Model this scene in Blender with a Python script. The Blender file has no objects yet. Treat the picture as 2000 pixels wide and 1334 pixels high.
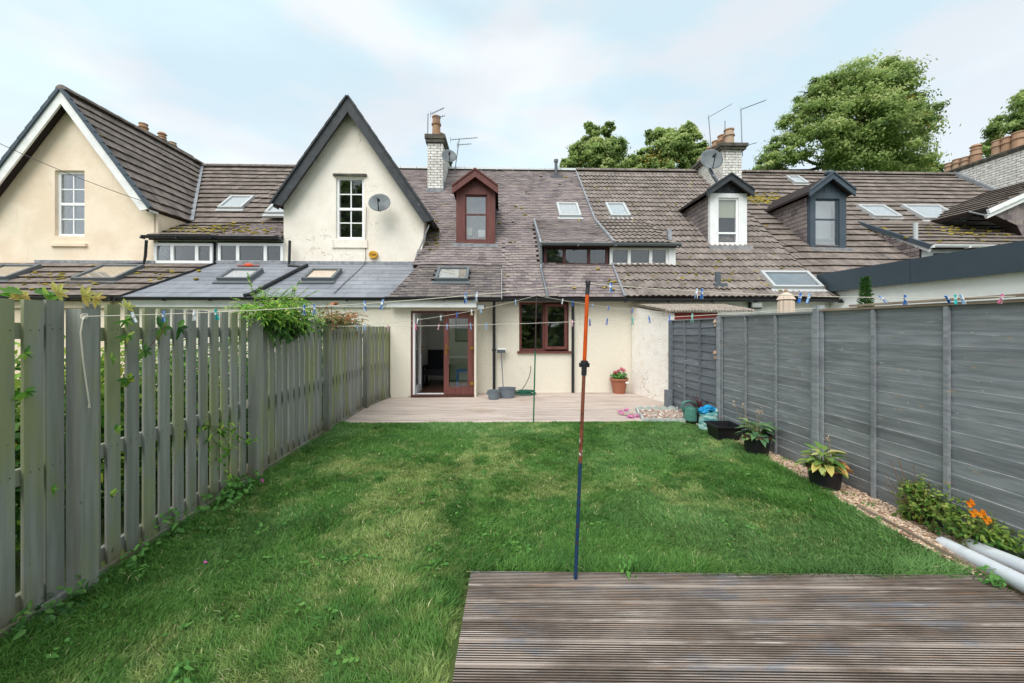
import bpy, math, random
import numpy as np
from mathutils import Vector, Matrix, noise as mnoise
R = math.radians
random.seed(7); rng = np.random.default_rng(7)
SC = bpy.context.scene
COL = SC.collection

# ------------------------------------------------------------------ camera, sky, sun, exposure
cam_d = bpy.data.cameras.new('camera')
cam = bpy.data.objects.new('camera', cam_d); COL.objects.link(cam)
cam.location = (0, 0, 1.65); cam.rotation_euler = (R(90), 0, 0)
cam_d.sensor_width = 36; cam_d.lens = 13.68; cam_d.shift_y = -0.0145
cam_d.clip_start = 0.05; cam_d.clip_end = 2000
SC.camera = cam
SUN_EL, SUN_ROT = R(52), R(202)      # behind the camera, a little to its left
world = bpy.data.worlds.new('World'); SC.world = world; world.use_nodes = True
wn, wl = world.node_tree.nodes, world.node_tree.links
wn.clear()
w_out = wn.new('ShaderNodeOutputWorld')
w_sky = wn.new('ShaderNodeTexSky'); w_sky.sky_type = 'NISHITA'; w_sky.sun_disc = False
w_sky.sun_elevation = SUN_EL; w_sky.sun_rotation = SUN_ROT; w_sky.air_density = 1.0; w_sky.dust_density = 1.5
w_bg = wn.new('ShaderNodeBackground'); w_bg.inputs['Strength'].default_value = 0.11
w_cl = wn.new('ShaderNodeBackground'); w_cl.inputs['Strength'].default_value = 1.13
w_tc = wn.new('ShaderNodeTexCoord')
w_map = wn.new('ShaderNodeMapping'); w_map.inputs['Scale'].default_value = (1.0, 1.0, 2.6); w_map.inputs['Location'].default_value = (0.35, 0.2, 0.1)
w_n = wn.new('ShaderNodeTexNoise'); w_n.inputs['Scale'].default_value = 1.7; w_n.inputs['Detail'].default_value = 5; w_n.inputs['Roughness'].default_value = 0.5; w_n.inputs['Distortion'].default_value = 0.3
w_r = wn.new('ShaderNodeMapRange'); w_r.inputs['From Min'].default_value = 0.40; w_r.inputs['From Max'].default_value = 0.62
w_r.inputs['To Min'].default_value = 0.80; w_r.inputs['To Max'].default_value = 0.97; w_r.interpolation_type = 'SMOOTHSTEP'
w_n2 = wn.new('ShaderNodeTexNoise'); w_n2.inputs['Scale'].default_value = 3.2; w_n2.inputs['Detail'].default_value = 4
w_cr = wn.new('ShaderNodeMix'); w_cr.data_type = 'RGBA'
w_cr.inputs['A'].default_value = (0.50, 0.625, 0.675, 1); w_cr.inputs['B'].default_value = (0.60, 0.63, 0.65, 1)
w_mix = wn.new('ShaderNodeMixShader')
wl.new(w_tc.outputs['Generated'], w_map.inputs['Vector']); wl.new(w_map.outputs[0], w_n.inputs['Vector']); wl.new(w_map.outputs[0], w_n2.inputs['Vector'])
wl.new(w_n.outputs['Fac'], w_r.inputs['Value']); wl.new(w_r.outputs[0], w_mix.inputs['Fac'])
w_cf = wn.new('ShaderNodeMapRange'); w_cf.inputs['From Min'].default_value = 0.38; w_cf.inputs['From Max'].default_value = 0.60; w_cf.interpolation_type = 'SMOOTHSTEP'
wl.new(w_n2.outputs['Fac'], w_cf.inputs['Value']); wl.new(w_cf.outputs[0], w_cr.inputs['Factor'])
w_sx = wn.new('ShaderNodeSeparateXYZ'); wl.new(w_tc.outputs['Generated'], w_sx.inputs[0])
w_hz = wn.new('ShaderNodeMapRange'); w_hz.inputs['From Min'].default_value = 0.45; w_hz.inputs['From Max'].default_value = 0.08; wl.new(w_sx.outputs['Z'], w_hz.inputs['Value'])
w_hm = wn.new('ShaderNodeMix'); w_hm.data_type = 'RGBA'; w_hm.inputs['B'].default_value = (0.62, 0.675, 0.70, 1)
wl.new(w_hz.outputs[0], w_hm.inputs['Factor']); wl.new(w_cr.outputs['Result'], w_hm.inputs['A']); wl.new(w_hm.outputs['Result'], w_cl.inputs['Color'])
wl.new(w_sky.outputs[0], w_bg.inputs['Color']); wl.new(w_bg.outputs[0], w_mix.inputs[1]); wl.new(w_cl.outputs[0], w_mix.inputs[2])
wl.new(w_mix.outputs[0], w_out.inputs['Surface'])
sun_d = bpy.data.lights.new('sun', 'SUN'); sun_d.energy = 2.3; sun_d.angle = R(48); sun_d.color = (1.0, 0.975, 0.94)
sun = bpy.data.objects.new('sun', sun_d); COL.objects.link(sun)
_sd = Vector((math.sin(SUN_ROT) * math.cos(SUN_EL), math.cos(SUN_ROT) * math.cos(SUN_EL), math.sin(SUN_EL)))
sun.rotation_euler = (-_sd).to_track_quat('-Z', 'Y').to_euler()
SC.view_settings.view_transform = 'Standard'; SC.view_settings.look = 'None'
SC.view_settings.exposure = 0.50; SC.view_settings.gamma = 1; SC.view_settings.use_curve_mapping = False
SC.cycles.max_bounces = 8; SC.cycles.diffuse_bounces = 4; SC.cycles.transparent_max_bounces = 12

# ------------------------------------------------------------------ measuring helpers (photo survey -> metres)
F, EYE, HY, CX, A = 760.0, 1.65, 638.0, 1000.0, 0.03
CA, SA = math.cos(A), math.sin(A)
def HT(p):                     # house frame (u along the terrace, v away, z up) -> world
    return (p[0] * CA - p[1] * SA, p[0] * SA + p[1] * CA, p[2])
def P(px, py, Y):
    return Vector(((px - CX) / F * Y, Y, EYE - (py - HY) / F * Y))
def G(px, py, z=0.0):
    return P(px, py, F * (EYE - z) / (py - HY))
def Hh(px, py, v):
    k = (px - CX) / F; s = -(py - HY) / F
    t = v / (-SA * k + CA)
    return (t * (k * CA + SA), v, EYE + t * s)
def Hp(px, py, pl):            # on sloped plane pl = (v0, z0, m)
    v0, z0, m = pl
    k = (px - CX) / F; s = -(py - HY) / F; vd = -SA * k + CA
    t = (z0 - m * v0 - EYE) / (s - m * vd)
    return (t * (k * CA + SA), t * vd, EYE + t * s)
def Hu(px, u):                 # v where the vertical plane u is seen at px
    k = (px - CX) / F
    return u / (k * CA + SA) * (-SA * k + CA)
def onpl(u, v, pl):
    return (u, v, pl[1] + pl[2] * (v - pl[0]))

# ------------------------------------------------------------------ mesh builder
class MB:
    def __init__(s, T=None):
        s.v = []; s.f = []; s.r = []; s.m = []; s.T = T; s.cr = 0.0; s.cm = 0
    def add(s, vs, fs, r=None, m=None):
        o = len(s.v)
        s.v.extend([s.T(p) for p in vs] if s.T else [tuple(p) for p in vs])
        for k, f in enumerate(fs):
            s.f.append([i + o for i in f]); s.r.append(s.cr if r is None else r)
            s.m.append((s.cm if m is None else m) if not isinstance(m, (list, tuple)) else m[k])
        return s
    def box(s, a, b, r=None, m=None):
        (x0, y0, z0), (x1, y1, z1) = a, b
        return s.add([(x0,y0,z0),(x1,y0,z0),(x1,y1,z0),(x0,y1,z0),(x0,y0,z1),(x1,y0,z1),(x1,y1,z1),(x0,y1,z1)],
              [(0,3,2,1),(4,5,6,7),(0,1,5,4),(1,2,6,5),(2,3,7,6),(3,0,4,7)], r, m)
    def prism(s, poly, d, r=None, m=None):     # poly: 3D points, extruded by vector d
        n = len(poly); d = Vector(d); p = [Vector(q) for q in poly]
        nn = Vector((0, 0, 0))
        for i in range(n): nn += p[i].cross(p[(i + 1) % n])
        if nn.dot(d) > 0: p.reverse()
        vs = p + [q + d for q in p]
        fs = [tuple(range(n)), tuple(range(2 * n - 1, n - 1, -1))] + [(i, i + n, (i + 1) % n + n, (i + 1) % n) for i in range(n)]
        return s.add(vs, fs, r, m)
    def beam(s, p0, p1, w, h, up=(0, 0, 1), r=None, m=None):
        p0 = Vector(p0); p1 = Vector(p1); d = (p1 - p0).normalized(); up = Vector(up)
        sd = d.cross(up).normalized() * (w / 2); uu = sd.cross(d).normalized() * (h / 2)
        vs = [p + a * sd + b * uu for p in (p0, p1) for a, b in ((-1, -1), (1, -1), (1, 1), (-1, 1))]
        return s.add(vs, [(0,1,2,3),(7,6,5,4),(0,4,5,1),(1,5,6,2),(2,6,7,3),(3,7,4,0)], r, m)
    def tube(s, pts, rad, n=8, r=None, m=None, cap=True):
        pts = [Vector(p) for p in pts]; k = len(pts)
        rr = rad if isinstance(rad, (list, tuple)) else [rad] * k
        vs = []; prev = None
        for i, p in enumerate(pts):
            d = (pts[min(i + 1, k - 1)] - pts[max(i - 1, 0)]).normalized()
            if prev is None:
                ref = Vector((0, 0, 1)) if abs(d.z) < .9 else Vector((1, 0, 0))
                a = d.cross(ref).normalized()
            else:
                a = (prev - d * prev.dot(d)).normalized()
            prev = a; b = d.cross(a)
            for j in range(n):
                t = 2 * math.pi * j / n
                vs.append(p + (a * math.cos(t) + b * math.sin(t)) * rr[i])
        fs = [(i*n+j, i*n+(j+1)%n, (i+1)*n+(j+1)%n, (i+1)*n+j) for i in range(k-1) for j in range(n)]
        if cap: fs += [tuple(range(n-1,-1,-1)), tuple(range((k-1)*n, k*n))]
        return s.add(vs, fs, r, m)
    def lathe(s, c, prof, n=24, r=None, m=None, sx=1, sy=1, bot=True, top=False):   # prof [(radius,z)]
        vs = []; k = len(prof)
        for (q, z) in prof:
            for j in range(n):
                t = 2 * math.pi * j / n; vs.append((c[0] + q*math.cos(t)*sx, c[1] + q*math.sin(t)*sy, c[2] + z))
        fs = [(i*n+j, i*n+(j+1)%n, (i+1)*n+(j+1)%n, (i+1)*n+j) for i in range(k-1) for j in range(n)]
        if bot: fs.append(tuple(range(n-1,-1,-1)))
        if top: fs.append(tuple(range((k-1)*n, k*n)))
        return s.add(vs, fs, r, m)
    def blob(s, c, rx, ry, rz, n=8, k=6, r=None, m=None, jit=0.0):
        vs = [(c[0], c[1], c[2]-rz)]
        for i in range(1, k):
            a = math.pi * i / k
            for j in range(n):
                t = 2*math.pi*j/n; q = 1 + random.uniform(-jit, jit)
                vs.append((c[0]+rx*q*math.sin(a)*math.cos(t), c[1]+ry*q*math.sin(a)*math.sin(t), c[2]-rz*q*math.cos(a)))
        vs.append((c[0], c[1], c[2]+rz)); L = len(vs)-1
        fs = [(0, 1+(j+1)%n, 1+j) for j in range(n)]
        for i in range(k-2):
            fs += [(1+i*n+j, 1+i*n+(j+1)%n, 1+(i+1)*n+(j+1)%n, 1+(i+1)*n+j) for j in range(n)]
        fs += [(1+(k-2)*n+j, 1+(k-2)*n+(j+1)%n, L) for j in range(n)]
        return s.add(vs, fs, r, m)
    def mesh(s, name, mats, org=(0, 0, 0), smooth=False):
        me = bpy.data.meshes.new(name)
        ox, oy, oz = org
        me.from_pydata([(x-ox, y-oy, z-oz) for x, y, z in s.v], [], s.f)
        if not isinstance(mats, (list, tuple)): mats = [mats]
        for q in mats: me.materials.append(q)
        if len(mats) > 1: me.polygons.foreach_set('material_index', s.m)
        at = me.attributes.new('rnd', 'FLOAT', 'FACE'); at.data.foreach_set('value', s.r)
        if smooth: me.polygons.foreach_set('use_smooth', [True] * len(me.polygons))
        me.update()
        return me
    def build(s, name, mats, parent=None, smooth=False, org=None):
        if parent is not None:
            org = wloc(parent)
        elif org is None:
            a = np.array(s.v); org = ((a[:,0].min()+a[:,0].max())/2, (a[:,1].min()+a[:,1].max())/2, a[:,2].min())
        me = s.mesh(name, mats, org, smooth)
        o = bpy.data.objects.new(name, me); COL.objects.link(o)
        if parent is None: o.location = org
        else: o.parent = parent
        return o
def wloc(o):
    l = Vector((0, 0, 0))
    while o is not None: l += o.location; o = o.parent
    return l
def np_mesh(name, V, Fc, mat, parent=None, rnd=None, org=(0, 0, 0), kind=None, col=None, smooth=False):
    """V (n,3) array, Fc (m,k) array of equal-size faces"""
    me = bpy.data.meshes.new(name); V = np.asarray(V, dtype=np.float32) - np.array(org, dtype=np.float32)
    k = Fc.shape[1]; m = len(Fc)
    me.vertices.add(len(V)); me.vertices.foreach_set('co', V.ravel())
    me.loops.add(m * k); me.loops.foreach_set('vertex_index', Fc.astype(np.int32).ravel())
    me.polygons.add(m); me.polygons.foreach_set('loop_start', np.arange(0, m * k, k, dtype=np.int32))
    me.polygons.foreach_set('loop_total', np.full(m, k, dtype=np.int32))
    me.materials.append(mat)
    if rnd is not None:
        at = me.attributes.new('rnd', 'FLOAT', 'FACE'); at.data.foreach_set('value', np.asarray(rnd, dtype=np.float32))
    if col is not None:
        at = me.attributes.new('col', 'FLOAT_COLOR', 'POINT'); at.data.foreach_set('color', np.asarray(col, dtype=np.float32).ravel())
    me.update(calc_edges=True)
    if smooth: me.polygons.foreach_set('use_smooth', [True] * m)
    o = bpy.data.objects.new(name, me); COL.objects.link(o)
    if parent is not None: o.parent = parent
    else: o.location = org
    if kind: o['kind'] = kind
    return o
def tag(o, label=None, cat=None, group=None, kind=None):
    if label: o['label'] = label
    if cat: o['category'] = cat
    if group: o['group'] = group
    if kind: o['kind'] = kind
    return o
def thing(name, label, cat, loc=(0, 0, 0), group=None, parent=None):
    o = bpy.data.objects.new(name, None); COL.objects.link(o); o.location = loc
    o.empty_display_size = .1
    return tag(o, label, cat, group)
def copy_tree(o, parent=None):
    c = o.copy(); COL.objects.link(c)
    if parent is not None: c.parent = parent
    for ch in list(o.children): copy_tree(ch, c)
    return c
def inst(name, me, M, parent):
    o = bpy.data.objects.new(name, me); COL.objects.link(o); o.parent = parent
    o.matrix_local = Matrix.Translation(-wloc(parent)) @ M
    return o

# ------------------------------------------------------------------ materials
def c(r, g, b, k=0.85):
    f = lambda x: ((x / 255 + .055) / 1.055) ** 2.4 if x > 10 else x / 255 / 12.92
    return (f(r) * k, f(g) * k, f(b) * k, 1)
class NT:
    def __init__(s, name):
        s.mat = bpy.data.materials.new(name); s.mat.use_nodes = True
        s.n = s.mat.node_tree.nodes; s.l = s.mat.node_tree.links
        s.b = s.n['Principled BSDF']; s.out = s.n['Material Output']; s.pos = None
    def new(s, t, **kw):
        q = s.n.new(t)
        for k, v in kw.items(): setattr(q, k, v)
        return q
    def setin(s, inp, v):
        if isinstance(v, bpy.types.NodeSocket): s.l.new(v, inp)
        else: inp.default_value = v
    def vec(s, stretch=(1, 1, 1), obj=False):
        if obj: g = s.new('ShaderNodeTexCoord').outputs['Object']
        else: g = s.new('ShaderNodeNewGeometry').outputs['Position']
        m = s.new('ShaderNodeMapping'); m.inputs['Scale'].default_value = stretch
        s.l.new(g, m.inputs['Vector']); return m.outputs[0]
    def noise(s, scale, detail=5, rough=.6, vec=None, dist=0):
        q = s.new('ShaderNodeTexNoise'); q.inputs['Scale'].default_value = scale; q.inputs['Detail'].default_value = detail
        q.inputs['Roughness'].default_value = rough; q.inputs['Distortion'].default_value = dist
        s.l.new(vec if vec is not None else s.vec(), q.inputs['Vector']); return q.outputs['Fac']
    def rng(s, v, a, b, lo=0.0, hi=1.0):
        q = s.new('ShaderNodeMapRange'); q.interpolation_type = 'SMOOTHSTEP'
        s.setin(q.inputs['Value'], v); q.inputs['From Min'].default_value = a; q.inputs['From Max'].default_value = b
        q.inputs['To Min'].default_value = lo; q.inputs['To Max'].default_value = hi; return q.outputs[0]
    def mix(s, f, a, b, mode='MIX'):
        q = s.new('ShaderNodeMix'); q.data_type = 'RGBA'; q.blend_type = mode
        s.setin(q.inputs['Factor'], f); s.setin(q.inputs['A'], a); s.setin(q.inputs['B'], b); return q.outputs['Result']
    def math(s, op, a, b=0.0):
        q = s.new('ShaderNodeMath'); q.operation = op; s.setin(q.inputs[0], a); s.setin(q.inputs[1], b); return q.outputs[0]
    def rand(s):
        oi = s.new('ShaderNodeObjectInfo').outputs['Random']
        at = s.new('ShaderNodeAttribute'); at.attribute_name = 'rnd'
        return s.math('FRACT', s.math('ADD', oi, at.outputs['Fac']))
    def bump(s, h, strength, dist=.01, normal=None):
        q = s.new('ShaderNodeBump'); q.inputs['Strength'].default_value = strength; q.inputs['Distance'].default_value = dist
        s.l.new(h, q.inputs['Height'])
        if normal is not None: s.l.new(normal, q.inputs['Normal'])
        return q.outputs[0]
def M(name, c1, c2=None, rough=.8, ns=6, nd=5, stretch=(1, 1, 1), var=0.0, layers=(), bump=0.0, bs=60, bstretch=None, bdist=.01,
      spec=.3, metal=0.0, lo=.35, hi=.65, hue=None, obj=False, cracks=None):
    t = NT(name); vec = t.vec(stretch, obj)
    col = c1
    if c2 is not None: col = t.mix(t.rng(t.noise(ns, nd, vec=vec), lo, hi), c1, c2)
    if hue is not None: col = t.mix(t.math('MULTIPLY', t.rand(), hue[1]), col, hue[0])
    for (lc, sc, a, b, amt, st) in layers:
        f = t.rng(t.noise(sc, 6, vec=t.vec(st or (1, 1, 1), obj)), a, b, 0, amt)
        col = t.mix(f, col, lc)
    if cracks is not None:
        d_ = t.math('ABSOLUTE', t.math('SUBTRACT', t.noise(.9, 7, .65), .5)); f = t.math('MULTIPLY', t.rng(d_, .006, .0015, 0, .8), t.rng(t.noise(.6, 2), .5, .6)); col = t.mix(f, col, cracks)
    if var:
        f = t.math('ADD', t.math('MULTIPLY', t.rand(), 2 * var), 1 - var)
        q = t.new('ShaderNodeVectorMath', operation='SCALE'); t.setin(q.inputs[0], col); t.l.new(f, q.inputs['Scale'])
        col = q.outputs[0]
    t.setin(t.b.inputs['Base Color'], col)
    t.b.inputs['Roughness'].default_value = rough; t.b.inputs['Specular IOR Level'].default_value = spec
    t.b.inputs['Metallic'].default_value = metal
    if bump:
        h = t.noise(bs, 4, vec=t.vec(bstretch or (1, 1, 1), obj))
        t.l.new(t.bump(h, bump, bdist), t.b.inputs['Normal'])
    return t.mat
def leafmat(name, cols, trans=.25, rough=.55, nscale=None):
    """cols: list of colours along rnd 0..1"""
    t = NT(name); rp = t.new('ShaderNodeValToRGB'); r = rp.color_ramp
    at = t.new('ShaderNodeAttribute'); at.attribute_name = 'rnd'
    while len(r.elements) < len(cols): r.elements.new(.5)
    for i, q in enumerate(cols):
        r.elements[i].position = i / max(1, len(cols) - 1); r.elements[i].color = q
    t.l.new(at.outputs['Fac'], rp.inputs['Fac'])
    t.l.new(rp.outputs['Color'], t.b.inputs['Base Color'])
    t.b.inputs['Roughness'].default_value = rough; t.b.inputs['Specular IOR Level'].default_value = .3
    tr = t.new('ShaderNodeBsdfTranslucent'); t.l.new(rp.outputs['Color'], tr.inputs['Color'])
    mx = t.new('ShaderNodeMixShader'); mx.inputs['Fac'].default_value = trans
    t.l.new(t.b.outputs[0], mx.inputs[1]); t.l.new(tr.outputs[0], mx.inputs[2]); t.l.new(mx.outputs[0], t.out.inputs['Surface'])
    return t.mat
def glassmat(name, refl=.2, tint=(1, 1, 1, 1)):
    t = NT(name); tr = t.new('ShaderNodeBsdfTransparent'); tr.inputs['Color'].default_value = tint
    gl = t.new('ShaderNodeBsdfGlossy'); gl.inputs['Roughness'].default_value = 0.02
    fr = t.new('ShaderNodeLayerWeight'); fr.inputs['Blend'].default_value = 0.35
    f = t.math('ADD', t.math('MULTIPLY', fr.outputs['Fresnel'], .45), refl)
    w = t.noise(3, 2); t.l.new(t.bump(w, .012, .01), gl.inputs['Normal'])
    mx = t.new('ShaderNodeMixShader'); t.l.new(f, mx.inputs['Fac'])
    t.l.new(tr.outputs[0], mx.inputs[1]); t.l.new(gl.outputs[0], mx.inputs[2]); t.l.new(mx.outputs[0], t.out.inputs['Surface'])
    return t.mat

m = {}
m['cream'] = M('cream_render', c(251,233,210,.98), c(242,220,194,.96), ns=1.3, rough=.9, bump=.5, bs=45, bdist=.012, layers=[(c(176,146,112),2.2,.60,.82,.4,(1,1,.5)), (c(160,130,100),5,.62,.8,.4,(1.6,1,.12)), (c(240,230,205),.8,.5,.7,.5,None)])
m['ivory'] = M('ivory_render', c(249,241,229,.99), c(242,232,218,.97), ns=1.5, rough=.9, bump=.6, bs=30, bdist=.015, layers=[(c(200,184,164),1.6,.62,.84,.3,(1,1,1.4)), (c(205,170,150),5,.62,.8,.35,None), (c(180,165,145),6,.63,.8,.4,(1.6,1,.12))], cracks=c(170,155,138))
m['dash'] = M('yellow_roughcast', c(248,241,225,.98), c(241,233,214,.96), ns=40, rough=.95, bump=1.0, bs=85, bdist=.02, layers=[(c(215,202,170),1.2,.60,.85,.30,(1,1,.4)), (c(150,140,110),2.5,.62,.75,.25,(1,1,.3))])
m['oldwhite'] = M('old_white_render', c(255,252,246,1), c(248,242,232,1), ns=5, rough=.95, bump=.9, bs=28, bdist=.03, layers=[(c(180,160,130),9,.6,.72,.6,None), (c(150,130,105),3,.68,.8,.5,None)], cracks=c(150,132,110))
m['whiterender'] = M('white_render', c(252,251,248,.98), c(246,244,240,.97), ns=3, rough=.9, bump=.3, bs=60)
m['sheer'] = leafmat('sheer_blind', [c(250,246,235,1), c(250,246,235,1)], .6)  # added translucent sheet that pales the skylight pane while passing light
m['whitepaint'] = M('white_board', c(248,248,246,.97), c(238,238,236,.95), ns=5, rough=.45, layers=[(c(190,188,180),8,.6,.8,.3,None)])
m['upvc'] = M('white_window_frame', c(250,250,250,.98), rough=.3, spec=.5)
m['maroon'] = M('maroon_frame', c(122,74,68), c(106,62,57), ns=3, stretch=(6,6,.6), rough=.5, layers=[(c(150,95,88),12,.55,.8,.4,None)])
m['maroon2'] = M('dark_maroon_frame', c(92,54,54), c(78,45,46), ns=3, stretch=(6,6,.6), rough=.45)
m['blackbarge'] = M('dark_painted_board', c(72,76,80), c(58,62,66), ns=6, rough=.6, layers=[(c(150,150,145),7,.64,.72,.6,(1,1,1))], bump=.2)
m['blackplastic'] = M('black_plastic', c(38,40,44), rough=.4, spec=.5)
m['greyplastic'] = M('grey_plastic', c(92,100,106), rough=.4, spec=.5)
m['lead'] = M('lead_flashing', c(165,168,172), c(130,134,140), ns=9, rough=.7, bump=.3, bs=20)
m['slateblue'] = M('slate_grey_cladding', c(70,84,94), c(64,78,88), ns=1, rough=.45, spec=.4)
m['greyframe'] = M('grey_painted_frame', c(84,96,106), c(76,88,98), ns=2, rough=.5)
m['tileedge'] = M('mossy_tile_edge', c(64,56,50), c(86,76,64), ns=9, rough=1)  # front edges painted dark for the course shadow lines, with moss
m['underlay'] = M('roof_underlay', c(60,52,50), rough=1)
m['flattile'] = M('flat_concrete_tile', c(146,134,126), c(118,108,101), ns=5, rough=.92, var=.17, bump=.4, bs=40, layers=[(c(165,150,138),6,.6,.74,.5,None), (c(70,62,54),1.5,.56,.72,.5,None), (c(120,112,50),2.3,.70,.80,.75,None)])
m['rolltile'] = M('double_roll_tile', c(154,143,136), c(127,117,110), ns=4, rough=.92, var=.15, bump=.4, bs=40, layers=[(c(168,156,145),5,.6,.72,.5,None), (c(88,80,70),1.1,.56,.75,.5,None), (c(125,118,60),2.7,.72,.82,.6,None)])
m['purpleslate'] = M('purple_slate', c(158,146,147), c(128,117,119), ns=2.2, rough=.85, var=.19, hue=(c(150,138,128),.6), bump=.3, bs=30, layers=[(c(180,160,165),3,.58,.72,.55,None), (c(160,140,100),1.3,.62,.76,.5,None), (c(84,76,76),.9,.58,.72,.55,None), (c(200,190,190),14,.68,.74,.35,None)])
m['greyslate'] = M('grey_weathered_slate', c(124,116,116), c(104,97,98), ns=3, rough=.85, var=.2, hue=(c(140,128,112),.4), bump=.3, bs=30, layers=[(c(165,158,150),4,.6,.74,.5,None), (c(84,82,84),1.3,.55,.75,.4,None)])
m['newslate'] = M('smooth_dark_slate', c(150,153,160), c(134,137,145), ns=1.2, rough=.55, var=.09, spec=.4, layers=[(c(168,172,180),1.7,.5,.75,.5,(1,1,1))])
m['whitebrick'] = M('white_brick', c(240,238,232,.95), c(220,216,208), ns=9, rough=.85, var=.10, layers=[(c(140,120,90),7,.64,.78,.5,None), (c(150,150,110),3,.68,.8,.4,None)])
m['mortar'] = M('mortar', c(128,120,108), c(100,94,84), ns=8, rough=1, bump=.5)
m['capstone'] = M('chimney_capstone', c(110,106,98), c(80,78,72), ns=7, rough=1, bump=.6, layers=[(c(130,132,80),9,.55,.7,.6,None)])
m['terra'] = M('clay_chimney_pot', c(200,160,128), c(182,138,108), ns=4, rough=.9, var=.14, hue=(c(176,166,150),.6), layers=[(c(120,110,98),6,.58,.75,.5,None)])
m['terrapot'] = M('terracotta_plastic', c(176,114,90), c(164,102,78), ns=2, rough=.55)
m['white'] = M('room_white', c(238,238,236,.95), rough=.9)
m['darkfloor'] = M('dark_wood_floor', c(96,64,52), c(76,50,42), ns=3, stretch=(1,8,1), rough=.35)
m['glass'] = glassmat('window_glass', .07)
m['glassr'] = glassmat('skylight_glass', .18, (.97,.98,.98,1))
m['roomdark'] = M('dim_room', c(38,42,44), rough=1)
m['roomgrey'] = M('net_curtain', c(150,160,165), c(125,135,142), ns=3, rough=1)
m['roompale'] = M('pale_blind', c(245,247,247,1), rough=1)  # white that imitates reflected sky under skylights; also used on lamp parts
m['blindcream'] = M('cream_blind', c(205,208,186), rough=1)
m['alu'] = M('skylight_frame_grey', c(118,124,128), rough=.5, metal=.2)
m['aluw'] = M('skylight_frame_pale', c(205,208,208), rough=.5, metal=.1)
m['brass'] = M('brass', c(190,150,70), rough=.35, metal=.9)
m['metal'] = M('galvanised_metal', c(140,144,148), rough=.5, metal=.6)
m['dish'] = M('weathered_dish', c(136,142,144), c(112,118,120), ns=3, rough=.6, layers=[(c(90,95,95),9,.55,.7,.5,(1,1,.3))])
m['fabric_black'] = M('black_fabric', c(26,27,32), rough=.9)
m['bluepl'] = M('blue_plastic', c(30,80,150), rough=.4)
m['yellow'] = M('yellow_plastic', c(226,168,50), rough=.4)
m['orange'] = M('orange_plastic', c(240,100,60), rough=.5)
m['red'] = M('red_paint', c(150,50,45), rough=.5)
m['wire'] = M('cable', c(90,80,76), rough=.7)
# ------------------------------------------------------------------ roofs, windows, walls
def clip_poly(poly, rect):                     # Sutherland-Hodgman, poly 2D clipped by rect
    x0, x1, y0, y1 = rect
    for ax, val, sgn in ((0, x0, 1), (0, x1, -1), (1, y0, 1), (1, y1, -1)):
        out = []
        if not poly: return []
        for i in range(len(poly)):
            a, b = poly[i - 1], poly[i]
            da, db = (a[ax] - val) * sgn, (b[ax] - val) * sgn
            if (da >= 0) != (db >= 0):
                t = da / (da - db); out.append((a[0] + (b[0]-a[0])*t, a[1] + (b[1]-a[1])*t))
            if db >= 0: out.append(b)
        poly = out
    return poly
def area(p):
    return abs(sum(p[i-1][0]*p[i][1] - p[i][0]*p[i-1][1] for i in range(len(p)))) / 2
_tm = {}
def tile_mesh(kind, w, e, h, mat):
    key = (kind, w, e, h, mat.name)
    if key in _tm: return _tm[key]
    b = MB(); x = w/2 - .003; L = e * 1.12
    if kind == 'roll':
        N = 8; hh = []
        for i in range(N + 1):
            t = i / N; hh.append(.034 * max(0.0, math.sin(t * 4 * math.pi - .6)) ** .8)
        xs = [-x + 2*x*i/N for i in range(N + 1)]
        vs = [(xs[i], 0, h + hh[i]) for i in range(N+1)] + [(xs[i], L, .004 + hh[i]) for i in range(N+1)] + [(xs[i], 0, -.004 + hh[i]*.6) for i in range(N+1)]
        fs = [(i, i+1, N+1+i+1, N+1+i) for i in range(N)] + [(2*N+2+i, 2*N+2+i+1, i+1, i) for i in range(N)] + [(2*N+2, 0, N+1), (3*N+2, 2*N+1, N)]
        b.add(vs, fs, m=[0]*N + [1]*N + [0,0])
    else:
        b.add([(-x,0,-.003),(x,0,-.003),(x,L,-.003),(-x,L,-.003),(-x,0,h),(x,0,h),(x,L,.004),(-x,L,.004)],
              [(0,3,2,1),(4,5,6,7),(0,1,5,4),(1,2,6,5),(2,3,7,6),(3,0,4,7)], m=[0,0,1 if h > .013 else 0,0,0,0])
    _tm[key] = b.mesh('tile', [mat, m['tileedge']]); return _tm[key]
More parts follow.
